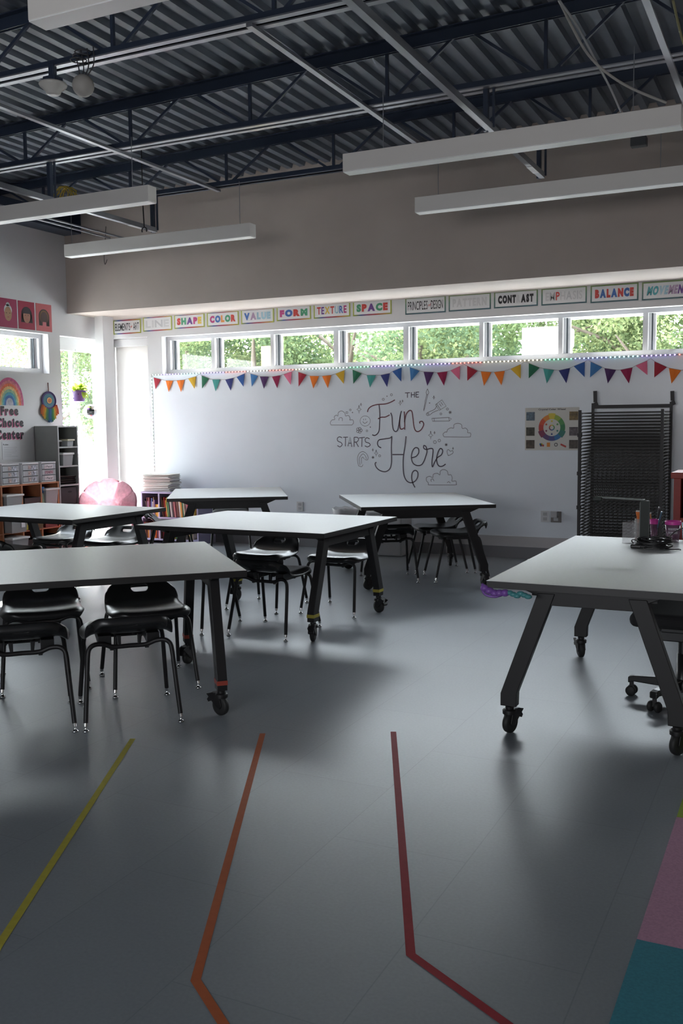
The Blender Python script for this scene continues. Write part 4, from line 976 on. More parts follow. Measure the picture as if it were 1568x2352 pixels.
# plastic bins
def plastic(name,col,alpha,rough=.25):
    m=bpy.data.materials.new(name); m.use_nodes=True; n=m.node_tree.nodes; L=m.node_tree.links; b=n['Principled BSDF']
    b.inputs['Base Color'].default_value=(*col,1); b.inputs['Roughness'].default_value=rough; b.inputs['Alpha'].default_value=alpha; MATS[name]=m; return m
tubm=plastic('clear_tub',(.62,.64,.66),.42); lidw=M('white_lid',(.66,.66,.66),.4)
def tub(label,loc,w,d,h,lid=lidw,fill=(.3,.25,.2),body=None,group=None,lidh=.022,fillh=.7):
    """w along wall (y), d deep (x)"""
    t=thing('storage_tub',label,'storage tub',loc,0,group)
    mb=MB(); k=.88
    def fr(z,s): return [(-d/2*s,-w/2*s,z),(d/2*s,-w/2*s,z),(d/2*s,w/2*s,z),(-d/2*s,w/2*s,z)]
    mb.add(fr(0,k)+fr(h-lidh,1)+[(p[0]*.95,p[1]*.95,p[2]) for p in fr(h-lidh,1)]+[(p[0]*.95,p[1]*.95,.006) for p in fr(0,k)],
      [(3,2,1,0),(0,1,5,4),(1,2,6,5),(2,3,7,6),(3,0,4,7),(4,5,9,8),(5,6,10,9),(6,7,11,10),(7,4,8,11),(8,9,13,12),(9,10,14,13),(10,11,15,14),(11,8,12,15),(12,13,14,15)],False)
    mb.build('body',body or tubm,t)
    if lid:
        mb=MB(); mb.bx((-d/2-.012,-w/2-.012,h-lidh),(d/2+.012,w/2+.012,h)); mb.build('lid',lid,t,bevel=.005)
    if fill:
        mb=MB(); kk=.84; f2=fillh*(h-lidh); mb.add([(-d/2*kk*.95,-w/2*kk*.95,.008),(d/2*kk*.95,-w/2*kk*.95,.008),(d/2*kk*.95,w/2*kk*.95,.008),(-d/2*kk*.95,w/2*kk*.95,.008),(-d/2*.9,-w/2*.9,f2),(d/2*.9,-w/2*.9,f2),(d/2*.9,w/2*.9,f2),(-d/2*.9,w/2*.9,f2)],[(3,2,1,0),(4,5,6,7),(0,1,5,4),(1,2,6,5),(2,3,7,6),(3,0,4,7)],False)
        mb.build('contents',M('contents_%d_%d'%(int(fill[0]*100),int(fill[2]*100)),fill,.8,noise=.6,nscale=22),t)
    return t
def cell(i): return (CYs[i]+CYs[i+1])/2, CYs[i+1]-CYs[i]-.03
G='bins in the orange cubby shelf'
y,w=cell(1); tub('white-lidded tub in the upper left cubby behind the far left table top',(XC-.10,y,RZs[2]),w*.88,.28,.165,fill=(.20,.10,.09),group=G)
y,w=cell(2); tub('dark bin in the middle upper cubby',(XC-.13,y,RZs[2]),w*.94,.28,.13,lid=None,fill=(.03,.03,.03),body=M('dark_bin',(.03,.032,.034),.5),group=G)
y,w=cell(3); tub('tub with a pinkish load and pale lid in the upper right cubby',(XC-.12,y+.016,RZs[2]),w*.80,.28,.195,fill=(.30,.14,.13),group=G)
bk=thing('spray_bottle','small bottle with a blue cap in the upper right cubby','bottle',(XC-.04,CYs[3]+.045,RZs[2]))
mb=MB(); mb.lathe([(.028,0),(.029,.10),(.022,.13),(.014,.145)],n=16); mb.build('body',M('pale_green_plastic',(.36,.42,.30),.4),bk)
mb=MB(); mb.bx((-.022,-.026,.145),(.022,.026,.215)); mb.build('cap',M('blue_cap',(.04,.16,.42),.4),bk,bevel=.004)
y,w=cell(1); tub('white-lidded tub with a paper label in the left lower cubby',(XC-.05,y,RZs[1]),w*.88,.30,.17,fill=(.20,.13,.07),group=G,lidh=.035)
p=thing('paper_label','small white label on the tub in the left lower cubby','label',(XC+.098,y+.02,RZs[1]+.055)); mb=MB(); mb.bx((0,0,0),(.002,.055,.055)); mb.build('card',M('paper_white',(.70,.70,.73),.5),p)
tub('tub with a white lid on the bottom board of the left cubby',(XC-.05,y,RZs[0]),w*.88,.30,.205,fill=(.09,.06,.05),group=G)
y,w=cell(2); tub('green and yellow toy bin in the middle lower cubby',(XC-.12,y+.04,RZs[1]),w*.9,.28,.12,lid=None,fill=(.06,.09,.03),body=M('olive_bin',(.06,.08,.03),.5),group=G)
bl=M('yellow_toy',(.62,.34,.03),.5)
o=thing('toy_block','yellow toy block sticking up from the bin in the middle lower cubby','toy',(XC-.03,CYs[3]-.05,RZs[1]+.125)); mb=MB(); mb.box((0,0,.04),(.05,.07,.12),Matrix.Rotation(.5,3,'X')); mb.build('block',bl,o,bevel=.004)
o=thing('toy_block','yellow block beside the white lid in the left lower cubby','toy',(XC-.02,CYs[2]+.045,RZs[1]+.005)); mb=MB(); mb.bx((-.03,-.018,0),(.03,.018,.125)); mb.build('block',M('yellow_toy2',(.45,.36,.03),.5),o,bevel=.004)
y,w=cell(3); tub('dark red bin in the right lower cubby',(XC-.12,y,RZs[1]),w*.85,.28,.15,lid=None,fill=(.12,.03,.03),body=M('dark_red_bin',(.14,.03,.03),.5),group=G)
tub('dark bin on the bottom board of the middle cubby',(XC-.12,cell(2)[0],RZs[0]),w*.9,.28,.17,lid=None,fill=(.02,.02,.02),body=MATS['dark_bin'],group=G)
tub('black bin on the bottom board of the right cubby',(XC-.12,cell(3)[0],RZs[0]),w*.9,.28,.19,lid=None,fill=(.02,.02,.02),body=MATS['dark_bin'],group=G)
# three drawer units on top
du=plastic('clear_drawer',(.66,.67,.70),.60); duf=M('drawer_frame',(.60,.60,.62),.4)
ZD=PX(68,1063,XC).z
for i,lab in ((1,'left clear three-drawer unit on the cubby shelf'),(2,'middle clear three-drawer unit on the cubby shelf'),(3,'right clear three-drawer unit labelled 1 Piece! on the cubby shelf')):
    y,w=cell(i); w-=.015; h=ZD-zt
    t=thing('drawer_unit',lab,'drawers',(XC-.17,y,zt),0,'clear drawer units on the cubby shelf')
    mb=MB()
    mb.bx((-.16,-w/2,h-.018),(.165,w/2,h)); mb.bx((-.16,-w/2,0),(.16,w/2,.012)); mb.bx((-.16,-w/2,.012),(.16,-w/2+.008,h-.018)); mb.bx((-.16,w/2-.008,.012),(.16,w/2,h-.018)); mb.bx((-.16,-w/2,.012),(-.152,w/2,h-.018)); mb.build('body',duf,t,bevel=.003)
    dh=(h-.034)/3
    for k in range(3):
        z0=.014+dh*k; mb=MB(); mb.bx((.150,-w/2+.012,z0+.004),(.163,w/2-.012,z0+dh-.004)); mb.bx((-.14,-w/2+.016,z0+.004),(.150,w/2-.016,z0+.010)); mb.mat(1).bx((-.12,-w/2+.03,z0+.010),(.135,w/2-.03,z0+dh*.62))
        d=mb.build('drawer',[du,M('drawer_stuff_%d%d'%(i,k),((.12,.12,.13),(.17,.10,.10),(.10,.12,.16))[(i+k)%3],.8,noise=.7,nscale=25)],t)
        mb=MB()
        if i==3 and k!=1:
            mb.bx((.163,-w*.30,z0+dh*.10),(.1645,w*.30,z0+dh*.86)); mb.mat(1); letters_mesh(mb,'1 Piece!',(0,1,0),(0,0,1),(1,0,0),(.1648,-w*.24,z0+dh*.28),w*.48,dh*.40,lambda q:1,.02,.0003)
            mb.build('label',[M('label_pink_white',(.66,.58,.60),.5),lk],d)
        elif i==3:
            mb.bx((.163,-w*.26,z0+dh*.25),(.1645,w*.30,z0+dh*.75)); mb.build('label',[M('label_mauve',(.30,.17,.20),.5,noise=.8,nscale=60)],d)
        else:
            mb.bx((.163,-w*.14,z0+dh*.2),(.1645,w*.02,z0+dh*.85)); mb.mat(1).bx((.163,w*.08,z0+dh*.15),(.1645,w*.34,z0+dh*.85)); mb.build('label',[M('label_photo',(.34,.26,.24),.5,noise=.9,nscale=50),M('label_photo2',(.36,.37,.42),.5,noise=.9,nscale=45)],d)
# small things behind the cubbies: none visible
# ================================================================== TALL GREY SHELF
gy=M('grey_board',(.27,.275,.265),.6,noise=.04,nscale=10); gye=M('grey_board_edge',(.42,.42,.42),.5); gyd=M('dark_back_board',(.075,.065,.065),.7)
SY0,SY1=CYs[-1]+.02,PX(178,978,XC).y
ztop=PX(150,978,XC).z; zs=[PX(141,y,XC).z for y in (1026,1070,1114)]; zs=[ztop]+zs+[.545,.30,.04]
ox,oy=XC-.19,(SY0+SY1)/2
t=thing('tall_shelf_unit','tall grey shelf unit standing between the cubby shelf and the tall window','shelf',(ox,oy,0))
for y0,y1 in ((SY0,SY0+.018),(SY1-.018,SY1)):
    mb=MB(); lb(mb,XL+.02,XC-.003,y0,y1,0,ztop); mb.mat(1); lb(mb,XC-.003,XC,y0,y1,0,ztop); mb.build('side_panel',[gy,gye],t)
for z in zs: mb=MB(); lb(mb,XL+.02,XC-.003,SY0+.018,SY1-.018,z-.018,z); mb.mat(1); lb(mb,XC-.003,XC,SY0+.018,SY1-.018,z-.018,z); mb.build('shelf_board',[gy,gye],t)
mb=MB(); lb(mb,XL+.014,XL+.022,SY0,SY1,0,ztop); mb.build('back_panel',gyd,t)
ym=(SY0+SY1)/2; wS=SY1-SY0-.05
G='containers in the tall grey shelf unit'
tub('small clear tub with a cream lid on the top shelf of the tall grey unit',(XC-.06,ym+.025,zs[1]),.10,.15,.085,lid=M('cream_lid',(.58,.55,.40),.4),fill=(.30,.31,.30),group=G,lidh=.018)
tub('small clear tub pushed behind the cream-lidded one on the tall grey unit',(XC-.16,ym-.06,zs[1]),.12,.16,.075,fill=(.22,.20,.17),group=G)
tub('clear tub with a white lid on the second shelf of the tall grey unit',(XC-.09,ym-.03,zs[2]),.17,.22,.15,fill=(.12,.17,.18),group=G,fillh=.5)
rn=random.Random(8)
for k in range(7):
    z=zs[3]+.014*k; mb=MB(); mb.bx((-.12,-wS/2+.01,0),(.14,wS/2-.01,.010)); mb.bx((.125,-wS/2+.01,.0),(.14,wS/2-.01,.0125))
    o=tag(mb.build('paper_tray',M('tray_%d'%(k%3),((.16,.12,.11),(.11,.09,.09),(.22,.20,.20))[k%3],.5)),ORD[k]+' shallow tray from the bottom in the pile on the tall grey unit','tray','shallow trays piled in the tall grey unit'); o.location=(XC-.17+rn.uniform(-.01,.01),ym,z)
t=thing('fabric_bin','dark fabric bin with an oval handle hole low in the tall grey unit','storage bin',(XC-.16,ym,zs[4]),0,G)
mb=MB(); hb=zs[3]-zs[4]-.035; mb.bx((-.14,-wS/2+.006,0),(.14,wS/2-.006,hb)); mb.build('body',M('charcoal_fabric',(.045,.043,.047),.9),t,bevel=.008)
mb=MB(); mb.add([(.1415,.035*math.cos(2*PI*i/20)+.02,hb-.055+.012*math.sin(2*PI*i/20)) for i in range(20)],[tuple(range(20))],False); mb.build('handle_hole',M('hole_black',(.004,.004,.004),.9),t)

# ================================================================== PLANT AND ORNAMENT IN THE TALL WINDOW
p=PX(180,899,XL+.10)
t=thing('hanging_plant','leafy green plant in a purple spotted pot hanging in the tall window','plant',(p.x,p.y,p.z))
ph=PX(180,922,XL+.10).z-p.z; pr=(PX(196,906,XL+.10).y-PX(164,906,XL+.10).y)/2*.74
mb=MB(); mb.lathe([(pr*.72,ph),(pr*.76,ph+.005),(pr,0.0),(pr*1.05,0),(pr*1.05,.012),(pr*.95,.012),(pr*.9,-.02),(0.001,-.02)],n=28)
pp=mb.build('pot',M('purple_pot',(.20,.10,.36),.4),t)
mb=MB()
for k in range(10):
    a=k*.9; z=ph*(.3+.4*(k%2)); r_=pr*(.72+.28*(1-z/ph))+.001; q=Vector((r_*math.cos(a),r_*math.sin(a),z)); mb.sphere(q,.007,8,5)
mb.build('dots',M('dark_dot',(.07,.03,.12),.5),pp)
rn=random.Random(4)
lfm=shadem('leaf_green',(.22,.36,.05),(.45,.55,.08),.5)
mb=MB()
def leaf(mb,o,d,L,wd,up):
    d=Vector(d).normalized(); s=d.cross(Vector((0,0,1))).normalized(); u=s.cross(d)
    pts=[]
    for i,(f,ww) in enumerate(((0,.05),(.25,.8),(.5,1),(.8,.55),(1,.02))):
        c=Vector(o)+d*L*f+u*(up*L*(f-f*f*1.4)); pts+=[c-s*wd*ww,c+Vector((0,0,-.004)),c+s*wd*ww]
    mb.add(pts,[(3*i+j,3*i+j+1,3*i+j+4,3*i+j+3) for i in range(4) for j in range(2)],True)
for k in range(34):
    a=rn.uniform(0,2*PI); e=rn.uniform(-.3,1.1); b=Vector((math.cos(a)*pr*.4,math.sin(a)*pr*.4,rn.uniform(0,.05)))
    leaf(mb,b,(math.cos(a),math.sin(a),e),rn.uniform(.08,.13),rn.uniform(.02,.032),rn.uniform(-.2,.5))
for k in range(3): leaf(mb,(pr*.9,.03*(k-1),0),(.4,.1*(k-1),-1),.10,.022,.2)
mb.build('leaves',lfm,t)
mb=MB()
hk=PX(174,833,XL+.10)
for s in (-1,1): mb.tube([(0,s*pr,.01),(hk.x-p.x,hk.y-p.y,hk.z-p.z)],.0018,5)
mb.tube([(hk.x-p.x,hk.y-p.y,hk.z-p.z),(hk.x-p.x,hk.y-p.y,hk.z-p.z+.05),(hk.x-p.x,hk.y-p.y+.015,hk.z-p.z+.06)],.004,6); mb.tube([(hk.x-p.x,hk.y-p.y,hk.z-p.z+.05),(hk.x-p.x,hk.y-p.y,TZ1-.16-p.z)],.0015,5)
mb.build('hanger',M('dark_hook',(.10,.09,.08),.4),t)
p=PX(208,945,XL+.08)
t=thing('mirror_ball','small mirrored ball hanging in the tall window beside the plant','ornament',(p.x,p.y,p.z))
mb=MB(); r_=PX(219,945,XL+.08).y-p.y
mb.sphere((0,0,0),r_,18,12); b=mb.build('ball',M('mirror_tile',(.80,.80,.80),.06,1.0),t)
for pl in b.data.polygons: pl.use_smooth=False
mb=MB(); mb.tube([(0,0,r_),(0,0,TZ1-.17-p.z)],.0015,5); mb.build('string',MATS['dark_hook'],t)

# ================================================================== PINK MAT AND SAUCER CHAIR
mb=MB(); mb.bx((-8.1,8.30,0),(-7.0,9.40,.014)); tag(mb.build('foam_mat',M('salmon_mat',(.62,.16,.15),.8)),'salmon pink foam mat on the floor under the saucer chair','mat')
cx_,cy_=PY(249,1138,9.15).x,9.15
R_=.325; zc=PY(249,1138,9.15).z-.06
t=thing('saucer_chair','round pink tufted saucer chair in front of the corner column','chair',(cx_,cy_,0))
pinkm=M('pink_plush',(.80,.56,.63),.95,bump=.6,nscale=26,noise=.28)
pb=pinkm.node_tree; pn=pb.nodes; pl_=pb.links; pbs=pn['Principled BSDF']; tr_=pn.new('ShaderNodeBsdfTranslucent'); tr_.inputs[0].default_value=(.90,.72,.77,1); mxs=pn.new('ShaderNodeMixShader'); mxs.inputs[0].default_value=.4
pl_.new(pbs.outputs[0],mxs.inputs[1]); pl_.new(tr_.outputs[0],mxs.inputs[2]); pl_.new(mxs.outputs[0],pn['Material Output'].inputs[0])
tilt=Matrix.Rotation(math.radians(56),3,'X')@Matrix.Identity(3)
face=Matrix.Rotation(math.radians(37),3,'Z')
def dish(r,a,extra=0): 
    z=.16*(r*r)+.0
    seg=2*PI/9; d_=abs(((a+.2)%seg)-seg/2); d_=seg/2-d_
    k_=max(0,min(1,(r-.30)/.25))
    tuft=-.075*math.exp(-(d_*r/.085)**2)*k_*(1-.35*max(0,(r-.8)/.2))-.045*math.exp(-((r-.42)/.08)**2)+.03*k_
    q=Vector((R_*r*math.cos(a),R_*r*math.sin(a)*.95,z+(tuft if extra>-.03 else 0)+extra)); q=face@(tilt@q)+Vector((0,0,zc-.10)); return q
mb=MB(); mb.smooth=True; NR,NA=20,180; vs=[];
for i in range(NR+1):
    for k in range(NA):
        r=.02+.98*i/NR; vs.append(dish(r,2*PI*k/NA, .055*(1-abs(2*r-1.15)**2)))
fs=[(i*NA+k,i*NA+(k+1)%NA,(i+1)*NA+(k+1)%NA,(i+1)*NA+k) for i in range(NR) for k in range(NA)]
o=len(vs)
for i in range(NR+1):
    for k in range(NA): r=.02+.98*i/NR; vs.append(dish(r,2*PI*k/NA,-.05))
fs+=[(o+i*NA+k,o+(i+1)*NA+k,o+(i+1)*NA+(k+1)%NA,o+i*NA+(k+1)%NA) for i in range(NR) for k in range(NA)]
fs+=[(NR*NA+k,NR*NA+(k+1)%NA,o+NR*NA+(k+1)%NA,o+NR*NA+k) for k in range(NA)]
fs+=[tuple(range(NA)),tuple(o+k for k in reversed(range(NA)))]
mb.add(vs,fs); mb.build('tufted_cushion',pinkm,t)
mb=MB(); mb.tube([dish(1.02,2*PI*k/40,-.02) for k in range(40)],.010,8,closed=True); mb.build('rim_tube',M('pink_metal',(.60,.28,.36),.35),t)
for a,bq in ((35,(.32,.30)),(145,(-.32,.30)),(215,(-.30,-.28)),(325,(.30,-.28))):
    q=dish(1.0,math.radians(a),-.04); e=dish(1.0,math.radians(a+22),-.04); ft=face@Vector((bq[0],bq[1],0)); 
    mb=MB(); mb.tube([q,Vector((ft.x,ft.y,.024))],.010,8); mb.tube([e,Vector((ft.x,ft.y,.024))],.010,8); mb.build('leg',MATS['pink_metal'],t)

# ================================================================== PURPLE BOOKCASE, BOOKS, BOARDS
BYf,BYb=9.66,YF-.012
bx0=PY(323,1140,BYf).x; bx1=PY(456,1240,BYf).x; bzt=PY(400,1131,BYf).z
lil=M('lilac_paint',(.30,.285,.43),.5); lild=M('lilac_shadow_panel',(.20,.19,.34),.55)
t=thing('bookcase','low lilac bookcase with two rows of picture books beside the whiteboard','bookcase',((bx0+bx1)/2,(BYf+BYb)/2,0)); ox,oy=(bx0+bx1)/2,(BYf+BYb)/2
def bb(mb,x0,x1,y0,y1,z0,z1): mb.bx((x0-ox,y0-oy,z0),(x1-ox,y1-oy,z1))
zmid=PY(400,1189,BYf).z
xm=PY(364,1150,BYf).x
for x in (bx0,bx1): 
    x0=x if x==bx0 else x-.02; mb=MB(); bb(mb,x0,x0+.02,BYf,BYb,0,bzt); mb.build('side_panel',lil,t)
mb=MB(); bb(mb,bx0+.02,bx1-.02,BYf,BYb,bzt-.02,bzt); mb.build('top_board',lil,t)
mb=MB(); bb(mb,xm-.010,xm+.010,BYf+.003,BYb,.04,bzt-.02); mb.build('divider',lil,t)
for z in (zmid,.06): mb=MB(); bb(mb,bx0+.02,bx1-.02,BYf+.002,BYb,z-.02,z); mb.build('shelf_board',lil,t)
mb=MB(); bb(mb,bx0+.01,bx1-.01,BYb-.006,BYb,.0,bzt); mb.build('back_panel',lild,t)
BC={'red':(.34,.03,.03),'dark red':(.15,.02,.03),'orange':(.55,.16,.03),'yellow':(.60,.38,.05),'cream':(.52,.46,.36),'white':(.55,.55,.53),'green':(.06,.20,.08),'teal':(.05,.20,.22),'blue':(.05,.10,.30),'navy':(.03,.03,.10),'purple':(.12,.06,.18),'brown':(.14,.07,.04),'black':(.03,.03,.03),'pink':(.50,.20,.22),'grey':(.24,.24,.25)}
pages=M('book_pages',(.58,.54,.46),.8)
rn=random.Random(21)
bmesh_cache={}
for (x0,x1,z0,z1,nm,pal,lean) in ((bx0+.022,xm-.012,zmid,bzt-.02,'upper left',['purple','dark red','navy','black','teal','dark red','purple','blue','red','brown','grey'],0),(xm+.012,bx1-.022,zmid,bzt-.02,'upper right',['pink','cream','brown','red','white','yellow','green','orange','cream','purple','grey','red','pink'],-.10),
                          (bx0+.022,xm-.012,.06,zmid-.02,'lower left',['orange','red','brown','orange','yellow','dark red','purple','black'],0),(xm+.012,bx1-.022,.06,zmid-.02,'lower right',['black','brown','dark red','yellow','green','orange','white','cream','pink','red','pink','grey'],0)):
    x=x0+(.03 if lean else 0); k=0; H=z1-z0
    while True:
        wd=rn.uniform(.009,.020); 
        if x+wd>x1 or k>=30: break
        if nm=='upper left' and x>x1-.075: c='yellow'; hh=H*.52; wd=.022
        else: c=pal[(k+rn.randrange(3))%len(pal)]; hh=H*rn.uniform(.62,.86)
        dp=rn.uniform(.17,.23)
        mb=MB(); mb.mat(0); mb.bx((0,0,0),(wd,.004,hh)); mb.bx((0,.004,0),(.0016,dp,hh)); mb.bx((wd-.0016,.004,0),(wd,dp,hh)); mb.mat(1); mb.bx((.0016,.004,.004),(wd-.0016,dp-.004,hh-.004))
        o=mb.build('picture_book',[M('book_'+c.replace(' ','_'),BC[c],.5),pages])
        o.location=(x,BYf+.02+rn.uniform(0,.02),z0+.001); o.rotation_euler=(0,lean*(.9+.2*rn.random()),0)
        tag(o,'%s book, %s from left, %s cell of the lilac bookcase'%(c,ORD[k],nm),'book','picture books in the lilac bookcase')
        x+=wd+.0012; k+=1
# stack of boards on top
rn=random.Random(2)
sx0,sx1=PY(334,1100,9.78).x,PY(396,1100,9.78).x; sz1=PY(365,1089,9.78).z
nb=26; th_=(sz1-bzt)/nb
bm_=[M('board_%d'%i,c,.7) for i,c in enumerate(((.66,.66,.62),(.58,.57,.53),(.70,.68,.67)))]
for k in range(nb):
    mb=MB(); w=(sx1-sx0)-.03; mb.bx((-w/2,-.13,0),(w/2,.13,th_*.80)); 
    o=mb.build('cardboard_sheet',bm_[k%3]); o.location=((sx0+sx1)/2+rn.uniform(-.022,.022),9.83+rn.uniform(-.012,.012),bzt+.0005+th_*k); o.rotation_euler=(0,0,.12+rn.uniform(-.10,.10))
    tag(o,'pale board, %s from the bottom of the stack on the lilac bookcase'%ORD[k],'board','pale boards stacked on the lilac bookcase')

# ================================================================== BINS BY THE WHITEBOARD WALL
p=PY(793,1170,9.80)
t=thing('waste_bin','waste bin with a clear crumpled plastic liner standing against the whiteboard wall','waste bin',(p.x,9.80,0))
zr=p.z; rr=(PY(821,1170,9.8).x-PY(766,1170,9.8).x)/2
mb=MB(); mb.lathe([(rr*.70,0),(rr*.72,.01),(rr*.92,zr-.02),(rr*.92,zr),(rr*.88,zr),(rr*.68,.015),(.001,.014)],n=32); mb.build('body',M('grey_bin',(.36,.36,.37),.5),t)
liner=plastic('clear_liner',(.78,.78,.80),.38,.12)
mb=MB(); mb.smooth=True; vs=[]; nn=40; rn=random.Random(6)
for (f,z) in ((.80,zr-.10),(.90,zr-.01),(.97,zr+.022),(1.0,zr+.005),(.985,zr-.04),(.95,zr-.10)):
    for k in range(nn): a=2*PI*k/nn; w=1+.04*math.sin(5*a+z*40)+.008*rn.uniform(-1,1); vs.append((rr*f*w*math.cos(a),rr*f*w*math.sin(a),z+.006*math.sin(7*a)))
mb.add(vs,[(i*nn+k,i*nn+(k+1)%nn,(i+1)*nn+(k+1)%nn,(i+1)*nn+k) for i in range(5) for k in range(nn)]); mb.build('liner',liner,t)['label']='clear plastic liner'
a=PZ(868,1269,0); b=PZ(926,1268,0)
x0=PY(846,1180,9.72).x; x1=PY(928,1230,9.72).x; zt_=PY(862,1172,9.72).z
t=thing('storage_tub','pale grey storage tub on the floor under the table below the lettering','storage tub',((x0+x1)/2,9.80,0))
mb=MB(); w=(x1-x0); mb.bx((-w/2,-.16,0),(w/2,.16,zt_-.03)); mb.build('body',M('pale_grey_tub',(.48,.48,.49),.5),t,bevel=.02,seg=3)
mb=MB(); mb.bx((-w/2-.01,-.17,zt_-.035),(w/2+.01,.17,zt_)); mb.build('lid',M('pale_lid',(.60,.60,.62),.3),t,bevel=.01)

# ================================================================== DRYING RACK
RYf=9.30
rx0=PY(1331,1000,RYf).x; rx1=PY(1520,1000,RYf).x; RYb=9.92
rx0b,rx1b=rx0,rx1
rzt=PY(1335,942,RYf).z
rzb=PY(1460,929,RYb).z
wire=M('dark_wire_shelf',(.020,.017,.015),.5,.0); post=M('rack_post',(.028,.024,.026),.5)
t=thing('drying_rack','tall black wire drying rack packed with shelves against the whiteboard wall at right','drying rack',((rx0+rx1)/2,(RYf+RYb)/2,0)); ox,oy=(rx0+rx1)/2,(RYf+RYb)/2
w=rx1-rx0; d=RYb-RYf
for sx in (-1,1):
    for sy in (-1,1):
        top=rzt if sy<0 else rzb+.02
        mb=MB(); mb.bx((sx*w/2-.013,sy*d/2-.013,.10),(sx*w/2+.013,sy*d/2+.013,top)); 
        if sy<0:
            for z in (1.32,.95,.62): mb.bx((sx*w/2-.020,sy*d/2-.018,z),(sx*w/2+.020,sy*d/2+.016,z+.035))
        pq=mb.build('post',post,t)
        mb=MB(); mb.lathe([(.006,-.011),(.036,-.011),(.040,0),(.036,.011),(.006,.011)],(sx*w/2,sy*d/2,.040),22,axis='x'); mb.bx((sx*w/2-.014,sy*d/2-.012,.05),(sx*w/2+.014,sy*d/2+.012,.10)); mb.build('caster',rubber,pq)
mb=MB(); mb.bx((-w/2,d/2-.012,rzb-.035),(w/2,d/2+.012,rzb)); mb.build('top_rail',post,t)
for s,px in ((-1,1366),(1,1543)):
    q=PY(px,915,RYb); mb=MB(); pts=[(q.x-ox-.0,d/2+.0,PY(px,898,RYb).z),(q.x-ox+.004,d/2,rzb+.03),(q.x-ox+.02,d/2,rzb-.01)]
    mb.bar(pts[0],pts[1],.012,.036,(1,0,0)); mb.bar(pts[1],pts[2],.012,.036,(1,0,0)); mb.build('hook_bracket',post,t)
NS=46
z0=.16
shared=None
for k in range(NS):
    z=z0+(rzt-.03-z0)*k/(NS-1)
    if shared is None:
        mb=MB()
        mb.bx((-w/2+.012,-d/2+.004,-.004),(w/2-.012,-d/2+.012,.004)); mb.bx((-w/2+.012,d/2-.012,.008),(w/2-.012,d/2-.004,.016))
        for s in (-1,1): mb.bar((s*(w/2-.016),-d/2+.01,0),(s*(w/2-.016),d/2-.01,.012),.006,.006)
        for j in range(17): xx=-w/2+.03+(w-.06)*j/16; mb.bar((xx,-d/2+.01,.001),(xx,d/2-.01,.012),.0035,.0035)
        for j in range(7): yy=-d/2+.05+(d-.1)*j/6; mb.bar((-w/2+.016,yy,.003+.009*j/6),(w/2-.016,yy,.003+.009*j/6),.0035,.0035)
        o=mb.build('wire_shelf',wire,t); shared=o.data
    else:
        o=bpy.data.objects.new('wire_shelf',shared); COL.objects.link(o); o.parent=t
    o.location=(0,0,z)
    # spring arms on both sides
for s in (-1,1):
    mb=MB()
    for k in range(NS-1):
        z=z0+(rzt-.03-z0)*k/(NS-1); dz=(rzt-.03-z0)/(NS-1)
        mb.bar((s*w/2,-d/2+.02,z),(s*w/2,-d/2+.12,z+dz*.95),.004,.006); mb.bar((s*w/2,-d/2+.12,z+dz*.95),(s*w/2,d/2-.03,z+dz*.9),.003,.004)
    mb.build('spring_arms',M('bright_wire',(.30,.29,.29),.35,.8),t)

# ================================================================== RED CABINET AT THE RIGHT EDGE
RX=PY(1541,1085,7.4); rzt=RX.z; rzl=PY(1560,1190,7.4).z
redm=M('red_paint',(.36,.035,.025),.5,noise=.1,nscale=12)
t=thing('red_cabinet','red painted cabinet cut by the right edge of the photo beside the drying rack','cabinet',(RX.x+.38,7.6,0))
w=.72; xl_=-.38
mb=MB(); mb.bx((xl_,-.22,rzt-.045),(xl_+w,.22,rzt)); mb.build('top_board',redm,t,bevel=.004)
for x in (xl_+.02,xl_+w-.07):
    mb=MB(); mb.bx((x,-.20,0),(x+.05,-.15,rzt-.045)); mb.build('front_post',redm,t,bevel=.002)
    mb=MB(); mb.bx((x,-.15,0.08),(x+.02,.20,rzt-.045)); mb.build('side_panel',redm,t)
for z in (rzl-.25,.10): mb=MB(); mb.bx((xl_+.07,-.195,z),(xl_+w-.07,-.155,z+.25 if z>.2 else z+.06)); mb.build('front_rail',redm,t)
mb=MB(); mb.bx((xl_+.04,.185,.08),(xl_+w-.04,.20,rzt-.045)); mb.build('back_panel',M('dark_interior',(.05,.02,.02),.7),t)
mb=MB(); mb.bx((xl_+.04,-.15,.16),(xl_+w-.04,.185,.18)); mb.build('shelf_board',redm,t)

# ================================================================== THINGS ON THE RIGHT TABLE
acr=plastic('clear_acrylic',(.75,.73,.75),.13,.05)
a=PZ(1428,1248,HT); b=PZ(1462,1252,HT); u=(b-a); u.z=0; wB=u.length; ang=math.atan2(u.y,u.x)
hB=PY(1429,1199,a.y).z-HT
t=thing('acrylic_box','clear acrylic box on the right table left of the black cable heap','box',(a.x,a.y,HT),ang)
mb=MB(); dB=.10
mb.bx((0,0,0),(wB,dB,.004)); mb.bx((0,0,.004),(wB,.003,hB)); mb.bx((0,dB-.003,.004),(wB,dB,hB)); mb.bx((0,.003,.004),(.003,dB-.003,hB)); mb.bx((wB-.003,.003,.004),(wB,dB-.003,hB))
for z in (.35,.62): mb.bx((.003,.003,hB*z),(wB-.003,dB-.003,hB*z+.002))
mb.build('walls',acr,t)
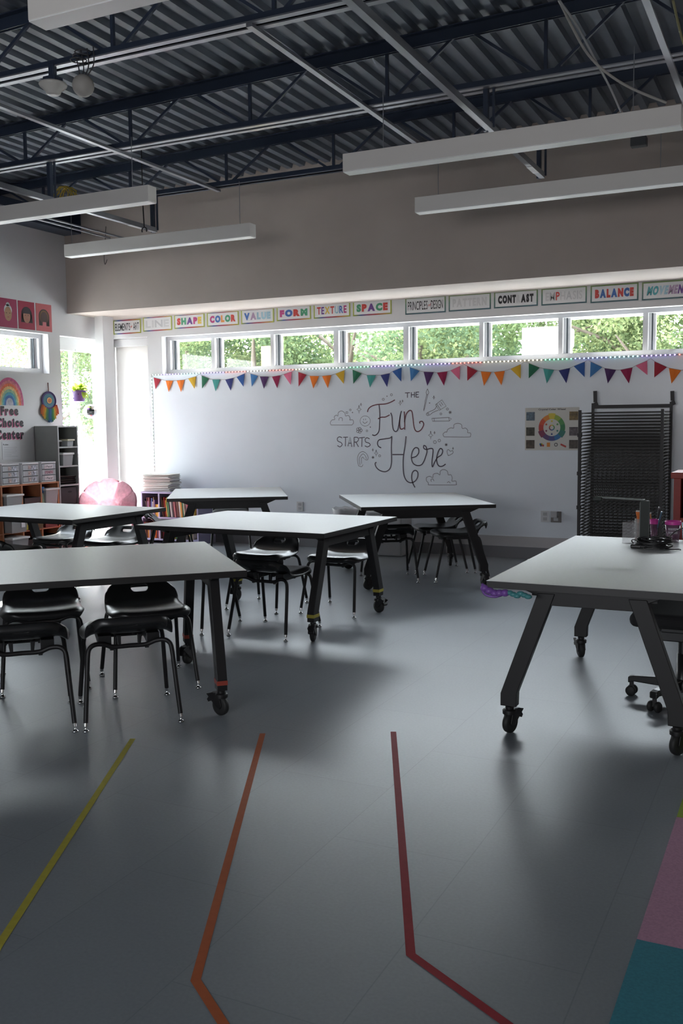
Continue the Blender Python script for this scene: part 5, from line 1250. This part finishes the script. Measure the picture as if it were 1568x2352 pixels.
# document camera: post, arm, head
p=PZ(1479,1258,HT); zt_=PY(1479,1150,p.y).z
t=thing('document_camera','dark document camera stand with a thin horizontal arm on the right table','document camera',(p.x,p.y,HT))
mb=MB(); mb.bx((-.07,-.05,0),(.075,.06,.022)); mb.build('base',blackp,t,bevel=.006)
dg=M('dark_green_metal',(.010,.017,.014),.55)
wP=(PY(1490,1200,p.y).x-PY(1468,1200,p.y).x)/2
mb=MB(); mb.bx((-wP*.9,-.012,.02),(wP*.9,.020,zt_-HT)); mb.mat(1).bx((-wP*1.05,-.012,.02),(-wP*.9,.020,zt_-HT-.01)); mb.build('post',[dg,M('grey_edge',(.10,.12,.115),.4)],t)
e=PY(1371,1142,p.y); mb=MB(); mb.bar((0,0,zt_-HT+.004),(e.x-p.x,0,e.z-HT),.020,.009); mb.build('arm',M('arm_grey',(.10,.115,.11),.35),t,bevel=.002)
mb=MB(); mb.bx((e.x-p.x-.02,-.022,e.z-HT-.020),(e.x-p.x+.03,.022,e.z-HT+.002)); mb.lathe([(.008,-.032),(.012,-.02)],(e.x-p.x,0,e.z-HT),14); mb.build('camera_head',dg,t,bevel=.004)
# black cable heap
c0=PZ(1502,1261,HT)
rn=random.Random(12); mb=MB()
for k in range(9):
    rx_,ry_=rn.uniform(.05,.10),rn.uniform(.025,.045); ph_=rn.uniform(0,6); zc_=.008+.0075*k*.8; tl=rn.uniform(-.10,.10)
    mb.tube([(rx_*math.cos(2*PI*i/24)+rn.uniform(-.003,.003),ry_*math.sin(2*PI*i/24)+.006*math.sin(k),zc_+.007*math.sin(4*PI*i/24+ph_)+.0035+tl*rx_*math.cos(2*PI*i/24)*.25) for i in range(24)],.0048,6,closed=True)
mb.tube(smooth_path([(.06,-.03,.006),(.10,-.045,.006),(.13,-.03,.006),(.14,-.05,.006)]),.004,6)
mb.tube(smooth_path([(-.05,.01,.02),(-.11,.03,.045),(-.125,.06,.03),(-.09,.09,.007),(-.04,.09,.006)]),.0035,6)
mb.tube(smooth_path([(-.05,.0,.02),(-.085,.02,.03),(-.095,.05,.02),(-.06,.07,.006)]),.0035,6)
mb.tube(smooth_path([(.0,.02,.03),(.06,.09,.05),(.13,.14,.10),(.22,.20,.115),(.35,.25,.09)]),.0035,6)
mb.bx((-.06,-.028,.0),(.03,.022,.034))
o=mb.build('cable_heap',blackp); o.location=(c0.x,c0.y,HT+.001); o.rotation_euler=(0,0,.1); tag(o,'heap of coiled black cable on the right table at the foot of the camera stand','cable')
# tumblers
plum=plastic('smoky_plum_plastic',(.30,.16,.26),.55,.12); pinkl=M('hot_pink_lid',(.80,.07,.45),.4)
p=PZ(1501,1242,HT); r_=(PY(1511,1220,p.y).x-PY(1492,1220,p.y).x)/2; h_=PY(1501,1192,p.y).z-HT
t=thing('pen_tumbler','tall clear tumbler with a pink lid holding pens on the right table','cup',(p.x,p.y,HT))
mb=MB(); mb.lathe([(r_*.72,0),(r_*.74,.006),(r_,h_-.012),(r_*.94,h_-.012),(r_*.66,.010),(.001,.010)],n=26); mb.build('body',plum,t)
mb=MB(); mb.lathe([(r_*1.04,h_-.03),(r_*1.06,h_),(r_*.92,h_),(r_*.92,h_-.028)],n=26); mb.build('rim_band',pinkl,t)
for k,(dx,dy,cl,nm,lab,top) in enumerate(((.020,.0,(.02,.02,.025),'pen','black pen leaning out of the pink-lidded pen tumbler',PY(1513,1168,p.y)),(.026,-.006,(.10,.20,.30),'pen','blue-grey pen leaning right out of the pen tumbler',PY(1519,1178,p.y)),(-.008,.006,(.45,.20,.08),'paint_brush','brush with a pale tip standing in the pen tumbler',PY(1493,1180,p.y)))):
    t2=thing(nm,lab,'pen' if nm=='pen' else 'brush',(p.x-.004*(k-1),p.y-.002,HT+.014))
    e=Vector((top.x-p.x+.004*(k-1),dy,top.z-HT-.014)); b0=Vector((0,0,0))
    mb=MB(); mb.tube([b0,e],.0048,8); mb.build('barrel',M('pen_%d'%k,cl,.35),t2)
    mb=MB(); mb.tube([e*.99,e*1.05],.0058 if nm=='pen' else .007,8); mb.build('cap' if nm=='pen' else 'tip',M('pen_cap_%d'%k,((.30,.30,.32),(.12,.22,.33),(.70,.66,.62))[k],.3),t2)
# orange handled brush to the left of the stand
p2=PZ(1463,1247,HT); 
t=thing('brush_tube','slim clear tube holding an orange brush between acrylic box and camera stand','cup',(p2.x,p2.y+.02,HT))
mb=MB(); hh=PY(1463,1192,p2.y).z-HT; mb.lathe([(.020,0),(.020,hh),(.018,hh),(.018,.004),(.001,.004)],n=18); mb.build('tube',plastic('clear_tube',(.66,.68,.68),.35,.08),t)
t2=thing('orange_brush','orange flared brush standing in the slim clear tube','brush',(p2.x,p2.y+.02,HT+.005))
mb=MB(); ht2=PY(1463,1178,p2.y).z-HT; mb.lathe([(.013,0),(.016,.02),(.006,.05),(.006,hh*.8),(.008,hh),(.015,ht2-.006),(.015,ht2)],n=16); mb.mat(1).lathe([(.016,ht2),(.013,ht2+.008),(.001,ht2+.009)],n=16); mb.build('brush',[M('orange_plastic',(.70,.17,.03),.45),M('pale_bristle',(.66,.60,.55),.8)],t2)
p=PZ(1544,1244,HT); r_=(PY(1562,1200,p.y).x-PY(1525,1200,p.y).x)/2; h_=PY(1544,1196,p.y).z-HT
t=thing('wide_cup','wide clear cup with a bright pink rim on the right table','cup',(p.x,p.y,HT))
mb=MB(); mb.lathe([(r_*.78,0),(r_*.80,.006),(r_*.98,h_-.02),(r_*.92,h_-.02),(r_*.74,.010),(.001,.010)],n=32); mb.build('body',plum,t)
mb=MB(); mb.lathe([(r_*1.0,h_-.022),(r_*1.03,h_-.004),(r_*.98,h_),(r_*.86,h_-.006),(r_*.86,h_-.022)],n=32); mb.build('rim_band',pinkl,t)
mb=MB()
for row in range(2):
    for j in range(6):
        a=-2.0+.22*j; q=Vector((r_*.955*math.cos(a),r_*.955*math.sin(a),h_*(.62-.16*row))); mb.box(q,(.0012,.006,.014),Matrix.Rotation(a,3,'Z'))
mb.build('print',M('cup_print',(.55,.55,.58),.5),t)
p=PZ(1578,1238,HT)
t=thing('teal_cup','teal cup at the very right edge of the photo behind the wide pink-rimmed cup','cup',(p.x,p.y,HT)); mb=MB(); mb.lathe([(.028,0),(.034,.10),(.031,.10),(.026,.006),(.001,.006)],n=24); mb.build('body',M('teal_plastic',(.05,.30,.36),.35),t)

# beaded garland taped below the corner of the right table
cA=PZ(1118,1334,HT)
t=thing('table_garland','purple and teal garland tucked under the left corner of the right table','garland',(cA.x,cA.y,HT-.035))
pm=plastic('purple_film',(.28,.12,.50),.85); tm=plastic('teal_film',(.10,.36,.38),.85)
mb=MB()
for k in range(5): mb.sphere((-.012+.024*k,.004-.004*(k%2),-.012-.004*k+.006*abs(k-2)),.021,12,8,(1,1,.8))
mb.tube(smooth_path([(-.020,.0,.02),(-.024,.004,-.005),(-.006,0,-.03),(.04,0,-.036),(.08,0,-.02)]),.006,8)
mb.build('purple_beads',pm,t)['label']='purple end of the garland'
mb=MB()
for k in range(6): mb.sphere((.105+.017*k,.004,-.014-.006*(k%3)),.014,12,8,(1.3,1,.8))
mb.build('teal_beads',tm,t)['label']='teal end of the garland'

# ================================================================== FLOOR TAPES AND RUG
def tape(name,label,pts,w,mat):
    mb=MB(); P=[Vector((p.x,p.y,0)) for p in pts]; z=.0012; vs=[]
    n=len(P)
    for i,p in enumerate(P):
        d1=(P[i]-P[i-1]).normalized() if i>0 else None; d2=(P[i+1]-P[i]).normalized() if i<n-1 else None
        if d1 is None: m=d2; k=1
        elif d2 is None: m=d1; k=1
        else: m=(d1+d2).normalized(); k=1/max(.4,m.dot(d1))
        s=Vector((-m.y,m.x,0))*w/2*k; vs+=[p+s+Vector((0,0,z)),p-s+Vector((0,0,z))]
    mb.add(vs,[(2*i,2*i+1,2*i+3,2*i+2) for i in range(n-1)],False)
    return tag(mb.build(name,mat),label,'floor tape','coloured tape stripes on the floor')
def mtape(n,c): return M(n,c,.7,spec=.25,noise=.06,nscale=30)
tape('floor_tape','yellow tape stripe on the floor, leftmost of the three',[PZ(305,1697,0),PZ(-3,2172,0),PZ(-140,2420,0)],.026,mtape('floor_yellow',(.42,.36,.05)))
tape('floor_tape','orange tape stripe on the floor with a bend near the bottom, the middle one',[PZ(603,1685,0),PZ(449,2252,0),PZ(540,2395,0)],.027,mtape('floor_orange',(.42,.10,.03)))
tape('floor_tape','red tape stripe on the floor bending towards lower right',[PZ(903,1681,0),PZ(943,2193,0),PZ(1240,2408,0)],.027,mtape('floor_red',(.30,.02,.03)))
# rug of coloured squares at lower right
A=PZ(1413,2352,0);B=PZ(1466,2166,0);C_=PZ(1550,1882,0);D=PZ(1568,1815,0)
xe=(A.x+B.x+C_.x+D.x)/4
t=thing('patchwork_rug','rug of large coloured squares at the lower right corner','rug',(xe,0,0))
ys=[1.62,B.y,C_.y,C_.y+.92]
for y0,y1,nm,c,lab in ((ys[0],ys[1],'rug_panel',(.035,.21,.27),'teal rug square'),(ys[1],ys[2],'rug_panel',(.46,.24,.34),'pink rug square'),(ys[2],ys[3],'rug_panel',(.26,.36,.03),'lime rug square')):
    mb=MB(); mb.bx((0,y0+.001,0),(.92,y1-.001,.011)); mb.build(nm,M('rug_'+lab.split()[0],c,.95,noise=.12,nscale=120),t)['label']=lab

# ================================================================== OUTDOORS
mb=MB(); mb.bx((-45,YF+TH+.05,-.2),(30,45,-.06)); mb.bx((-45,-10,-.2),(XL-TH-.05,YF+TH+.05,-.06)); o=struct(mb.build('ground',M('pale_concrete',(.62,.60,.57),.9,noise=.1,nscale=1.5)))
lfA=shadem('tree_leaf',(.135,.185,.09),(.175,.225,.10),.4); lfB=shadem('tree_leaf_pale',(.20,.24,.115),(.25,.29,.135),.4); lfC=shadem('tree_leaf_deep',(.085,.125,.072),(.105,.15,.075),.4)
bark=M('bark',(.14,.11,.09),.9)
def tree(label,x,y,h,r,seed,mats,low=.6,n=20000,ls=.075):
    t=thing('tree',label,'tree',(x,y,0),0,'trees outside the windows'); rn=random.Random(seed)
    mb=MB(); mb.tube([(0,0,-.1),(.05,.03,h*.3),(-.04,.06,h*.6),(0,0,h*.85)],[.14,.11,.07,.02],8)
    br=[]
    for k in range(9):
        a=rn.uniform(0,6.28); z=h*rn.uniform(.25,.7); e=Vector((math.cos(a)*r*.75,math.sin(a)*r*.75,z+rn.uniform(.2,.9))); mb.tube([(0,0,z),e*.5+Vector((0,0,z*.5+.1)),e],[.05,.03,.01],6)
    mb.build('trunk',bark,t)
    cl=[]
    for k in range(26):
        a=rn.uniform(0,6.28); q=r*math.sqrt(rn.random()); z=low+(h-low)*rn.random(); s=1-.45*abs(z-h*.5)/(h*.5); cl.append((Vector((q*s*math.cos(a),q*s*math.sin(a),z)),rn.uniform(.35,.75)*r*.55,rn.randrange(3)))
    mb=MB(); vs=[];fs=[];mi=[]
    for k in range(n):
        c,cr_,m=cl[rn.randrange(len(cl))]
        v=Vector((rn.gauss(0,1),rn.gauss(0,1),rn.gauss(0,1))).normalized()*cr_*rn.random()**.4; o=c+v
        d=Vector((rn.uniform(-1,1),rn.uniform(-1,1),rn.uniform(-1,.6))).normalized(); s=d.cross(Vector((rn.uniform(-1,1),rn.uniform(-1,1),rn.uniform(-1,1)))).normalized(); L_=ls*rn.uniform(.6,1.3); wd=L_*.30
        i=len(vs); vs+=[o,o+d*L_*.5+s*wd,o+d*L_,o+d*L_*.5-s*wd]; fs.append((i,i+1,i+2,i+3)); mi.append(m if rn.random()<.8 else rn.randrange(3))
    me=bpy.data.meshes.new('foliage'); me.from_pydata([tuple(v) for v in vs],[],fs); 
    for m in mats: me.materials.append(m)
    me.polygons.foreach_set('material_index',mi); me.update(); o=bpy.data.objects.new('foliage',me); COL.objects.link(o); o.parent=t
    return t
MT=[lfA,lfB,lfC]
# through the clerestory, left to right
TP=[(-11.3,16.2,3.9,1.7,'leafy green tree outside, seen through the first clerestory pane from the left'),(-9.4,15.6,3.8,1.6,'leafy green tree outside, seen through the second clerestory pane'),(-7.6,16.0,3.9,1.7,'dark leafy tree outside, seen through the third clerestory pane'),(-5.8,15.0,3.7,1.5,'pale bushy tree outside, seen through the fourth clerestory pane'),(-4.1,16.2,3.9,1.7,'leafy tree outside, seen through the fifth clerestory pane'),(-2.3,15.8,3.9,1.7,'leafy tree outside behind the white louvred unit, sixth clerestory pane'),(-0.6,15.4,3.9,1.6,'bright leafy tree outside, seen through the seventh clerestory pane'),(1.1,15.8,3.9,1.7,'yellow-green tree outside, seen through the last clerestory pane at right')]
for i,(x,y,h,r,lab) in enumerate(TP): tree(lab,x,y,h,r,30+i,[MT[(i+j)%3] if j else MT[i%2] for j in range(3)],low=1.3)
TQ=[(-14.2,19.0,4.3,1.9,'tall back row tree outside beyond the first clerestory panes'),(-10.6,19.2,4.3,1.9,'tall back row tree outside beyond the middle left clerestory panes'),(-7.0,19.0,4.3,1.9,'tall back row tree outside beyond the centre clerestory panes'),(-3.4,19.0,4.3,1.9,'tall back row tree outside beyond the right clerestory panes'),(.4,18.8,4.3,1.9,'tall back row tree outside at the far right')]
for i,(x,y,h,r,lab) in enumerate(TQ): tree(lab,x,y,h,r,50+i,[lfC,lfA,lfC],low=.4,n=14000,ls=.15)
tree('sunlit tree with a pale forked trunk outside the high left window',-13.4,14.2,5.0,1.7,71,[lfC,lfA,lfB],low=1.6,n=12000)
tree('wispy pale tree outside the tall corner window',-13.0,15.9,4.4,1.5,72,[lfB,lfC,lfA],low=1.4,n=11000)
# white louvred unit, its pipe, and a yellow panel outside
p0=PY(1206,754,12.6);p1=PY(1282,752,12.6)
t=thing('louvred_unit','white louvred equipment box outside the sixth clerestory pane','equipment box',((p0.x+p1.x)/2+.02,12.8,0))
w=p1.x-p0.x+.1; zt_=p0.z
mb=MB(); mb.bx((-w/2,-.25,0),(w/2,.25,zt_)); mb.build('housing',M('unit_white',(.80,.79,.77),.6),t)
for k in range(16): mb=MB(); z=zt_-.10-.033*k; mb.bar((-w/2+.06,-.262,z),(w/2-.06,-.262,z),.018,.004,(0,.6,1)); mb.build('louvre',MATS['unit_white'],t)
p0=PY(1300,760,12.5);p1=PY(1318,760,12.5)
t=thing('vent_pipe','thick white pipe outside beside the louvred equipment box','pipe',((p0.x+p1.x)/2,12.5,0)); mb=MB(); r_=(p1.x-p0.x)/2; mb.lathe([(r_*.6,0),(r_*.6,p0.z-.22),(r_*1.0,p0.z-.20),(r_*1.0,p0.z),(r_*.8,p0.z+.02),(.001,p0.z+.025)],n=20); mb.build('pipe',MATS['unit_white'],t)
p0=PY(602,796,12.0);p1=PY(622,796,12.0)
t=thing('yellow_panel','pale yellow upright panel outside the second clerestory pane','panel',((p0.x+p1.x)/2,12.0,0)); mb=MB(); mb.bx((-(p1.x-p0.x)/2,-.04,0),((p1.x-p0.x)/2,.04,p0.z)); mb.build('panel',M('pale_yellow_paint',(.80,.52,.12),.6),t,bevel=.008)
